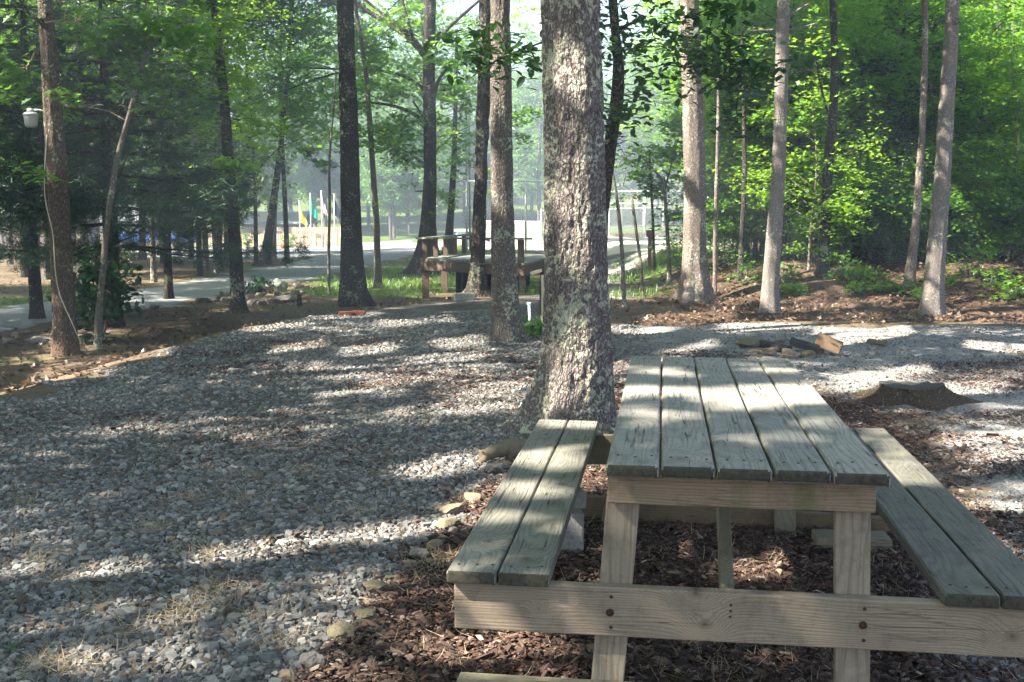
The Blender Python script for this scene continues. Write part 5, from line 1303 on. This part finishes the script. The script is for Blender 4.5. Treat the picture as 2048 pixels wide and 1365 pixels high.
# ------------------------------------------------------------------ posts and pipes by the pad
g0 = gnd(1088, 650); s_ = depth(g0) / F
hp = thing('hookup_post', 'stained yellow-white post with a rusty tilted cap, left of the big oak', 'post', tuple(g0))
V, T = box(-6.5 * s_, 6.5 * s_, -.03, .03, 0, 100 * s_); bevel(obj('post', new_mesh('post', V, T, M['yellowpost']), hp), .006)
V, T = box(-7 * s_, 7.5 * s_, -.035, .035, 100 * s_, 112 * s_); bevel(obj('cap', new_mesh('cap', V, T, M['rust']), hp), .006)
V, T = beam((-5 * s_, -.01, 109 * s_), (-27 * s_, -.05, 103 * s_), .05, .035); obj('arm', new_mesh('arm', V, T, M['yellowpost']), hp)
V, T = box(-9 * s_, -6.5 * s_, -.05, .01, 20 * s_, 88 * s_); obj('bracket', new_mesh('bracket', V, T, M['rust']), hp)
g0 = gnd(1061, 655); s_ = depth(g0) / F
pv = thing('water_pipe', 'short white plastic pipe standing in the gravel left of the big oak', 'pipe', tuple(g0))
V, T = tube([(0, 0, -.05), (-3 * s_, 0, 46 * s_)], [2.6 * s_, 2.6 * s_], 12); obj('pipe', new_mesh('pipe', V, T, M['pvc'], True), pv)
V, T = tube([(-7 * s_, 0, 47 * s_), (1 * s_, 0, 47 * s_)], [3.6 * s_, 3.6 * s_], 12); obj('cap', new_mesh('cap', V, T, M['pvc'], True), pv)
g0 = gnd(1299, 543); s_ = depth(g0) / F
mp = thing('meter_post', 'weathered wooden post with a grey electrical box, right of the big oak', 'post', tuple(g0))
V, T = box(-3.5 * s_, 3.5 * s_, -.05, .05, -.05, 74 * s_); obj('post', new_mesh('post', V, T, M['deckpost']), mp)
V, T = box(-7 * s_, 6 * s_, -.07, .07, 68 * s_, 82 * s_); obj('top_block', new_mesh('top_block', V, T, M['deckpost']), mp)
V, T = box(4 * s_, 10 * s_, -.06, .04, 41 * s_, 58 * s_); bevel(obj('meter_box', new_mesh('meter_box', V, T, M['greybox']), mp), .01)
V, T = box(4.5 * s_, 9 * s_, -.05, .03, 30 * s_, 38 * s_); bevel(obj('outlet_box', new_mesh('outlet_box', V, T, M['greybox']), mp), .01)
g0 = gnd(1275, 548); s_ = depth(g0) / F
V, T = tube([(0, 0, -.02), (0, 0, 22 * s_), (-7 * s_, 0, 23 * s_)], [1.8 * s_] * 3, 8); tag(obj('tap', new_mesh('tap', V, T, M['pvc'], True), None, tuple(g0)), 'small pale water tap between the two thin saplings', 'tap')

# ------------------------------------------------------------------ lamp and cable on the left tree
YL = 12.6
for o in COL.objects:
    if o.get('label', '').startswith('leftmost tall brown'): YL = o.location.y
c = at(62, 240, YL); s_ = depth(c) / F
lm = thing('yard_lamp', 'white bucket-shaped yard lamp fixed to the leftmost tall trunk', 'lamp', tuple(c))
V, T = tube([(0, 0, -15 * s_), (0, 0, -12 * s_), (0, 0, 8 * s_)], [8 * s_, 11.5 * s_, 14 * s_], 28, .01); obj('lens', new_mesh('lens', V, T, M['lampwhite'], True), lm)
V, T = tube([(0, 0, 8 * s_), (0, 0, 11 * s_), (0, 0, 14 * s_)], [15 * s_, 15 * s_, 12.5 * s_], 28); obj('reflector', new_mesh('reflector', V, T, M['lampwhite'], True), lm)
V, T = tube([(0, 0, 14 * s_), (0, 0, 22 * s_)], [8 * s_, 6 * s_], 16); obj('housing', new_mesh('housing', V, T, M['lampgrey'], True), lm)
V, T = tube([(0, 0, 19 * s_), (12 * s_, 0, 21 * s_), (34 * s_, .02, 14 * s_)], [2 * s_] * 3, 8); obj('arm', new_mesh('arm', V, T, M['lampgrey'], True), lm)
pts = [at(px, py, YL - .17) for px, py in ((94, 270), (90, 320), (88, 390), (96, 430), (106, 460), (109, 520), (112, 565), (124, 605), (142, 640), (158, 680), (176, 704))]
g0 = gnd(176, 706); pts[-1] = g0 + np.array([0, 0, .01])
V, T = tube(pts, [.0065] * len(pts), 8, .05); V = V - g0
tag(obj('loose_cable', new_mesh('loose_cable', V, T, M['cable'], True), None, tuple(g0)), 'pale loose cable hanging down the leftmost tall trunk to the ground', 'cable')

# ------------------------------------------------------------------ low plants
def plant(name, label, px, py, rad, hgt, n, size, kind, m, seed, cat='plant', group=None, tilt=.9):
    g = gnd(px, py); r = np.random.default_rng(seed)
    c = crown_pts(n, rad, rad, hgt / 2, r, (0, 0, hgt * .55), .2)
    V, T, a = sprays(c, r.uniform(.08, .2, len(c)) + rad * .1, 16, size, kind, r, .4, tilt)
    e = thing(name, label, cat, (g[0], g[1] + rad * .4, g[2]), 0, group)
    obj("leaves", new_mesh("leaves", V, T, M[m], False, {"rnd": a}), e)
    parts = [tube([(r.normal(0, .03), r.normal(0, .03), -.02), q * .5 + r.normal(0, .02, 3), q], [.01, .007, .003], 5, cap=False) for q in c[:14]]
    V, T = merge(parts); obj("stems", new_mesh("stems", V, T, M['bark_small'], True), e)
plant('laurel_bush', 'dark broad-leaved bush between the lamp tree and the dark pine', 190, 690, .5, 1.25, 70, .125, 'oval', 'leaf_dark', 1, 'bush')
plant('hosta', 'small bright green plant at the foot of the grey trunk in the gravel', 1076, 672, .2, .16, 14, .10, 'oval', 'leaf', 2)
plant('fern', 'small dark fern beside the stone stool', 518, 588, .22, .3, 18, .12, 'oval', 'leaf_dark', 3)
for i, (px, py, rd, hh) in enumerate(((1690, 565, .35, .5), (1735, 590, .3, .25), (1800, 588, .35, .3), (1880, 575, .3, .35), (1950, 560, .5, .6), (1990, 580, .3, .35), (1490, 575, .35, .4), (1590, 590, .2, .2), (1730, 570, .25, .4), (2020, 600, .3, .3), (1570, 565, .3, .35), (1850, 600, .2, .2), (1370, 545, .5, .7), (1360, 520, .5, .8))):
    plant('woodland_seedling', 'small bright green seedling growing through dead leaves on the right bank', px, py, rd, hh, 14, .09, 'maple', 'leaf_yellow' if i % 2 else 'leaf', 10 + i, 'plant', 'seedlings on the right bank', .5)
# fallen leaves and twigs one can pick out on the gravel
for i, (px, py, sz, k, lab) in enumerate(((38, 1228, .085, 'litter', 'curled brown oak leaf on the gravel at the far left'), (45, 1252, .05, 'litter', 'small orange leaf on the gravel below the brown oak leaf'), (220, 1180, .09, 'litter', 'crumpled reddish leaf on the gravel near the upper tuft'), (30, 1320, .08, 'leaf_dark', 'yellow-green leaf at the lower left corner'), (610, 970, .05, 'leaf_dark', 'small green leaf on the gravel in the middle'), (1170, 1352, .07, 'litter', 'brown leaf resting on the timber by the near left leg'))):
    g = gnd(px, py); r = np.random.default_rng(900 + i)
    t, tr = LEAF['oak']; z0 = .03 if px < 1000 else .055
    V, T, a = scatter(np.zeros((1, 3)), [sz], t * np.array([1, 1, 2.5]), tr, r, .3)
    tag(obj('fallen_leaf', new_mesh('fallen_leaf', V, T, M[k], False, {"rnd": a}), None, (g[0], g[1], float(height(g[0], g[1])) + z0)), lab, 'leaf')

# ------------------------------------------------------------------ far things: ball field fences, cabin, flags
def wire_fence(name, label, a, b, h, z0a, z0b, posts, rails, m=M['white_paint'], mesh_sp=.16, wr=.0045, pr=.035, meshm=None):
    a = np.array(a, float); b = np.array(b, float); t = b - a; Lf = np.linalg.norm(t[:2])
    e = thing(name, label, 'fence', (a[0], a[1], z0a))
    def P(u, z): return np.array([t[0] * u, t[1] * u, (z0b - z0a) * u + z])
    for u, hh in posts:
        V, T = tube([P(u, -.1), P(u, hh)], [pr, pr], 10); obj('post', new_mesh('post', V, T, m, True), e)
    for z in rails:
        V, T = tube([P(0, z), P(1, z)], [pr * .8] * 2, 8); obj('rail', new_mesh('rail', V, T, m, True), e)
    parts = []
    n = int((Lf + h) / mesh_sp)
    for i in range(n):
        for sgn in (1, -1):
            s0 = -h + i * mesh_sp; u0, u1, za, zb_ = s0, s0 + h, 0, h
            if u0 < 0: za = -u0; u0 = 0
            if u1 > Lf: zb_ = h - (u1 - Lf); u1 = Lf
            if u1 - u0 < .02: continue
            if sgn < 0: za, zb_ = h - za, h - zb_
            parts.append(beam(P(u0 / Lf, za), P(u1 / Lf, zb_), wr, wr, (t[1] / Lf, -t[0] / Lf, 0)))
    V, T = merge(parts); obj('chain_link_mesh', new_mesh('chain_link_mesh', V, T, meshm or M['steel']), e)
    return e
zz = lambda x, y: float(height(x, y))
def X(px, Y): return (px - 1024) / F * Y
wire_fence('backstop_fence', 'tall chain-link backstop fence seen behind the deck', (X(925, 43), 43), (X(1140, 43), 43), 2.75, 0, 0, [(.04, 2.75), (.588, 2.78), (.98, 2.75)], [2.75], M['steel'], .14, .008)
wire_fence('ball_field_fence', 'white-railed chain-link fence of the ball field right of the big oak', (X(1082, 56), 56), (X(1440, 60), 60), 1.95, zz(X(1082, 56), 56), .0, [(0, 2.0), (.36, 1.9), (.55, 1.9), (.66, 1.9), (.80, 1.9), (1, 1.9)], [1.92, .98, .42], M['white_paint'], .15, .010, .04, M['white_paint'])
wire_fence('ball_field_fence', 'higher far chain-link fence with a white top rail behind the white-railed one', (X(1180, 72), 72), (X(1420, 72), 72), 3.0, 0, 0, [(0, 3.1), (.45, 3.1), (.97, 3.1)], [3.0, 2.2], M['white_paint'], .24, .012, .04)
wire_fence('low_white_fence', 'low pale fence beyond the deck, left of the big oak', (X(965, 60), 60), (X(1082, 60), 60), 1.1, 0, 0, [(0, 1.1), (.25, 1.1), (.5, 1.1), (.75, 1.1), (1, 1.1)], [1.1, .06], M['white_paint'], .12, .03, .035, M['white_paint'])
sx, sy = X(925, 62), 62
o = thing('field_shed', 'small pale blue-white shed by the field, left of the dark leaning trunk', 'shed', (sx, sy, zz(sx, sy)))
V, T = box(-.35, .35, -.4, .4, 0, .82); obj('wall', new_mesh('wall', V, T, M['bluewhite']), o)
V, T = box(-.42, .42, -.48, .48, .82, .93); obj('roof', new_mesh('roof', V, T, M['white_paint']), o)
V, T = tube([(X(980, 50), 50, .25), (X(965, 50), 50, .42), (X(950, 50), 50, .6), (X(935, 50), 50, .62)], [.06] * 4, 8, .2); V -= np.array([X(980, 50), 50, 0]); tag(obj('blue_slide', new_mesh('blue_slide', V, T, M['blue'], True), None, (X(980, 50), 50, 0)), 'blue curved pipe lying by the pale shed', 'pipe')
for px, lab in ((934, 'left of the two thin grey light poles by the field'), (940, 'right of the two thin grey light poles by the field')):
    V, T = tube([(0, 0, -.2), (0, 0, 7.5)], [.05, .035], 10); tag(obj('light_pole', new_mesh('light_pole', V, T, M['greybox'], True), None, (X(px, 48), 48, 0)), lab, 'pole')

# picket fence, flags and cabin at the left
YF = 74
def picket(label, px0, px1, Y0, Y1, h, m=M['fencewood']):
    a = np.array([X(px0, Y0), Y0]); b = np.array([X(px1, Y1), Y1]); z0 = zz(*a); z1 = zz(*b); Lf = np.linalg.norm(b - a); d = (b - a) / Lf
    e = thing('picket_fence', label, 'fence', (a[0], a[1], z0)); parts = []
    def P(s, z, off=0): return np.array([d[0] * s + d[1] * off, d[1] * s - d[0] * off, (z1 - z0) * s / Lf + z])
    n = int(Lf / .15)
    for i in range(n):
        s = i * .15 + .05; parts.append(beam(P(s, .05, .04), P(s, h - .05 + .02 * math.sin(i * 2.3), .04), .10, .02, (d[1], -d[0], 0)))
    V, T = merge(parts); obj('picket_panel', new_mesh('picket_panel', V, T, m), e)
    for z in (.3, h - .25):
        V, T = beam(P(0, z), P(Lf, z), .05, .09); obj('rail', new_mesh('rail', V, T, m), e)
    k = int(Lf / 2.4)
    for i in range(k + 1):
        V, T = beam(P(i * Lf / k, -.1, .0), P(i * Lf / k, h + .14, .0), .13, .13, (0, 1, 0)); obj('post', new_mesh('post', V, T, m), e)
picket('sunlit tan picket fence along the far side of the drive, in front of the cabin', 455, 690, 74, 72, 1.0)
picket('second tan fence line behind the sunlit picket fence', 470, 700, 84, 82, 1.5)
picket('tan fence stretch seen through the pine branches at the left', 330, 452, 76, 75, 1.0)

def flag(px, pytop, label, mats, seed, Y=72):
    x = X(px, Y); z0 = zz(x, Y); zt = at(px, pytop, Y)[2] - z0
    e = thing('flagpole', label, 'flagpole', (x, Y, z0))
    V, T = tube([(0, 0, -.1), (0, 0, zt)], [.035, .025], 10); obj('pole', new_mesh('pole', V, T, M['white_paint'], True), e)
    V, T = ICO2; obj('finial', new_mesh('finial', V * .05, T, M['white_paint'], True), e, (0, 0, zt + .04))
    # cloth hanging limp: folded sheet
    n, k = 26, 14; r = np.random.default_rng(seed)
    u = np.linspace(0, 1, k); v = np.linspace(0, 1, n); UU, VV = np.meshgrid(u, v)
    wdt = .18 + .50 * VV * (1 - .25 * VV)
    Xc = UU * wdt * (1 - .1 * np.sin(VV * 6 + seed)) ; Yc = .09 * np.sin(UU * 9 + VV * 2 + seed) * (.3 + UU); Zc = -VV * 1.25 - UU * .55 * (1 - VV * .3)
    V = np.stack([Xc, Yc, Zc + zt - .05], -1).reshape(-1, 3)
    idx = lambda i, j: i * k + j
    Q = np.array([[idx(i, j), idx(i, j + 1), idx(i + 1, j + 1), idx(i + 1, j)] for i in range(n - 1) for j in range(k - 1)])
    me = new_mesh('cloth', V, Q, M[mats[0]], True)
    if len(mats) > 1:
        for mm in mats[1:]: me.materials.append(M[mm])
        q = 0
        for i in range(n - 1):
            for j in range(k - 1):
                if j < 6 and i < 13 and False: mi = 2
                mi = 2 if (j >= 7 and i < 12) else ((i // 2) % 2 if j >= 0 else 0)
                mi = 2 if (j >= 8 and i < 14) else (j // 2) % 2
                me.polygons[q].material_index = mi; q += 1
    me.update(); obj('flag', me, e, rot=(0, 0, r.uniform(-.3, .3)))
flag(602, 404, 'flagpole with a limp yellow flag, leftmost in the row', ['yellow_flag'], 1)
flag(624, 389, 'flagpole with a limp green flag, second in the row', ['green_flag'], 2)
flag(646, 384, 'flagpole with a limp red, white and blue striped flag, third in the row', ['red_flag', 'white_flag', 'navy_flag'], 3)
flag(671, 391, 'flagpole with a limp dark flag, rightmost in the row', ['dark_flag'], 4)

def cabin(label, px0, px1, Y, pyeave, pyridge, dpt_=5, base_py=None, name='cabin', wallm=None):
    x0, x1 = X(px0, Y), X(px1, Y); z0 = min(zz(x0, Y), zz(x1, Y)) - .1; ze = at(px0, pyeave, Y)[2] - z0; zr = at(px0, pyridge, Y + dpt_ / 2)[2] - z0; Wd = x1 - x0
    e = thing(name, label, 'building', (x0, Y, z0))
    V = [[0, 0, 0], [Wd, 0, 0], [Wd, dpt_, 0], [0, dpt_, 0], [0, 0, ze], [Wd, 0, ze], [Wd, dpt_, ze], [0, dpt_, ze], [Wd, dpt_ / 2, zr - .08], [0, dpt_ / 2, zr - .08]]
    obj('wall', new_mesh('wall', V, [np.array([[5, 6, 8], [4, 9, 7]]), np.array([[0, 1, 5, 4], [1, 2, 6, 5], [2, 3, 7, 6], [3, 0, 4, 7]])], wallm or M['wall']), e)
    o_ = .4; V = [[-o_, -o_, ze - .12], [Wd + o_, -o_, ze - .12], [Wd + o_, dpt_ / 2, zr], [-o_, dpt_ / 2, zr], [-o_, dpt_ + o_, ze - .12], [Wd + o_, dpt_ + o_, ze - .12]]
    V = np.array(V + [[a, b, c + .08] for a, b, c in V])
    obj('roof', new_mesh('roof', V, np.array([[0, 3, 2, 1], [3, 4, 5, 2], [6, 7, 8, 9], [9, 8, 11, 10], [0, 1, 7, 6], [4, 10, 11, 5], [1, 2, 8, 7], [2, 5, 11, 8], [0, 6, 9, 3], [3, 9, 10, 4]]), M['roof']), e)
    for i in range(max(1, int(Wd / 2.2))):
        xx = (i + .5) * Wd / max(1, int(Wd / 2.2)); f = obj('window', new_mesh('window', *box(xx - .45, xx + .45, -.03, .02, ze - 1.35, ze - .5), M['trim']), e)
        obj('pane', new_mesh('pane', *box(xx - .37, xx + .37, -.045, -.031, ze - 1.28, ze - .57), M['glass']), f)
    obj('door', new_mesh('door', *box(Wd * .28, Wd * .28 + .85, -.028, .02, .1, 2.05), M['trim']), e)
cabin('brown cabin with a grey roof behind the picket fence', 488, 598, 92, 446, 425, 7)
cabin('second brown cabin glimpsed through the pine branches at the far left', 150, 330, 84, 440, 405, 7)
cabin('dark brown lodge at the left frame edge behind the pines', -140, 110, 70, 420, 370, 8)
# blue pickup between the trunks, seen through the pine
tx = X(318, 66); tr = thing('parked_truck', 'blue pickup truck parked behind the pine branches', 'truck', (tx, 66, zz(tx, 66)), .05)
V, T = merge([box(-2.4, 2.4, -.9, .9, .45, 1.0)]); bevel(obj('body', new_mesh('body', V, T, M['blue']), tr), .1, 3)
V = np.array([[-1.1, -.85, 1.], [.7, -.85, 1.], [.7, .85, 1.], [-1.1, .85, 1.], [-.7, -.7, 1.6], [.5, -.7, 1.6], [.5, .7, 1.6], [-.7, .7, 1.6]]); bevel(obj('cab', new_mesh('cab', V, BOXF, M['glass']), tr), .06, 2)
for wx in (-1.5, 1.5):
    for wy in (-.85, .85):
        V, T = tube([(0, -.12, 0), (0, .12, 0)], [.36, .36], 20); obj('wheel', new_mesh('wheel', V, T, M['tarp'], True), tr, (wx, wy, .36))
g0 = np.array([X(570, 71), 71.]); o = thing('planter', 'small red flower planter with a green shrub in front of the picket fence', 'planter', (g0[0], 71, zz(*g0)))
V, T = tube([(0, 0, 0), (0, 0, .42)], [.22, .3], 14); obj('pot', new_mesh('pot', V, T, M['terracotta'], True), o)
r = np.random.default_rng(5); V, T, a = sprays(crown_pts(12, .25, .25, .3, r, (0, 0, .7)), np.full(12, .15), 14, .12, 'kite', r); obj('leaves', new_mesh('leaves', V, T, M['leaf'], False, {"rnd": a}), o)
for px, s_, lab in ((583, .9, 'small round shrub right of the red planter by the fence'), (496, .8, 'small shrub at the left end of the sunlit picket fence')):
    r = np.random.default_rng(int(px)); V, T, a = sprays(crown_pts(26, .4 * s_, .4 * s_, .6 * s_, r, (0, 0, .6)), np.full(26, .22), 16, .14, 'kite', r); tag(obj('shrub', new_mesh('shrub', V, T, M['leaf'], False, {"rnd": a}), None, (X(px, 72), 72, zz(X(px, 72), 72))), lab, 'shrub')

ORD = 'first second third fourth fifth sixth seventh eighth ninth tenth eleventh twelfth thirteenth fourteenth fifteenth sixteenth seventeenth eighteenth nineteenth twentieth twenty-first twenty-second twenty-third twenty-fourth twenty-fifth twenty-sixth twenty-seventh twenty-eighth twenty-ninth thirtieth'.split()
for grp, txt in (('front row of the right-hand thicket', 'leafy young tree in the front row of the right-hand thicket'), ('understory of the right-hand woods', 'green tree in the middle depth of the right-hand woods'), ('understory across the drive', 'green tree just across the drive on the left'),
                 ('bushes under the right-hand thicket', 'low bush at the foot of the right-hand thicket'), ('wood beyond the ball field', 'hazy leafy tree in the wood beyond the field'), ('front trees of the far wood', 'sunlit small tree in front of the far wood behind the deck'),
                 ('seedlings on the right bank', 'bright seedling in dead leaves on the right bank'), ('rocks of the rock garden wall', 'brown rock of the rock garden wall beside the drive'), ('airy trees at the edge of the clearing', 'airy green tree at the edge of the clearing'), ('shrubs along the right-hand thicket edge', 'short leafy shrub along the front edge of the right-hand thicket')):
    q = sorted([o for o in COL.objects if o.get('group') == grp and o.parent is None], key=lambda o: o.location.x / max(o.location.y, 1))
    for i, o in enumerate(q): o['label'] = txt + ', ' + ORD[i] + ' from the left'

# ------------------------------------------------------------------ air
def hz(N, B): pass
hm = bpy.data.materials.new("morning_haze"); hm.use_nodes = True; t = hm.node_tree; t.nodes.clear(); N = NT(t)
out = N.n("OutputMaterial"); pv_ = N.n("VolumePrincipled"); pv_.inputs["Color"].default_value = (.68, .82, 1, 1); pv_.inputs["Density"].default_value = .0034
pv_.inputs["Anisotropy"].default_value = .1
N.l(pv_.outputs[0], out.inputs["Volume"])
V, T = box(-240, 240, -240, 240, -3, 38)
tag(obj("haze", new_mesh("haze", V, T, hm)), "thin morning haze hanging in the clearing", None, None, 'stuff')
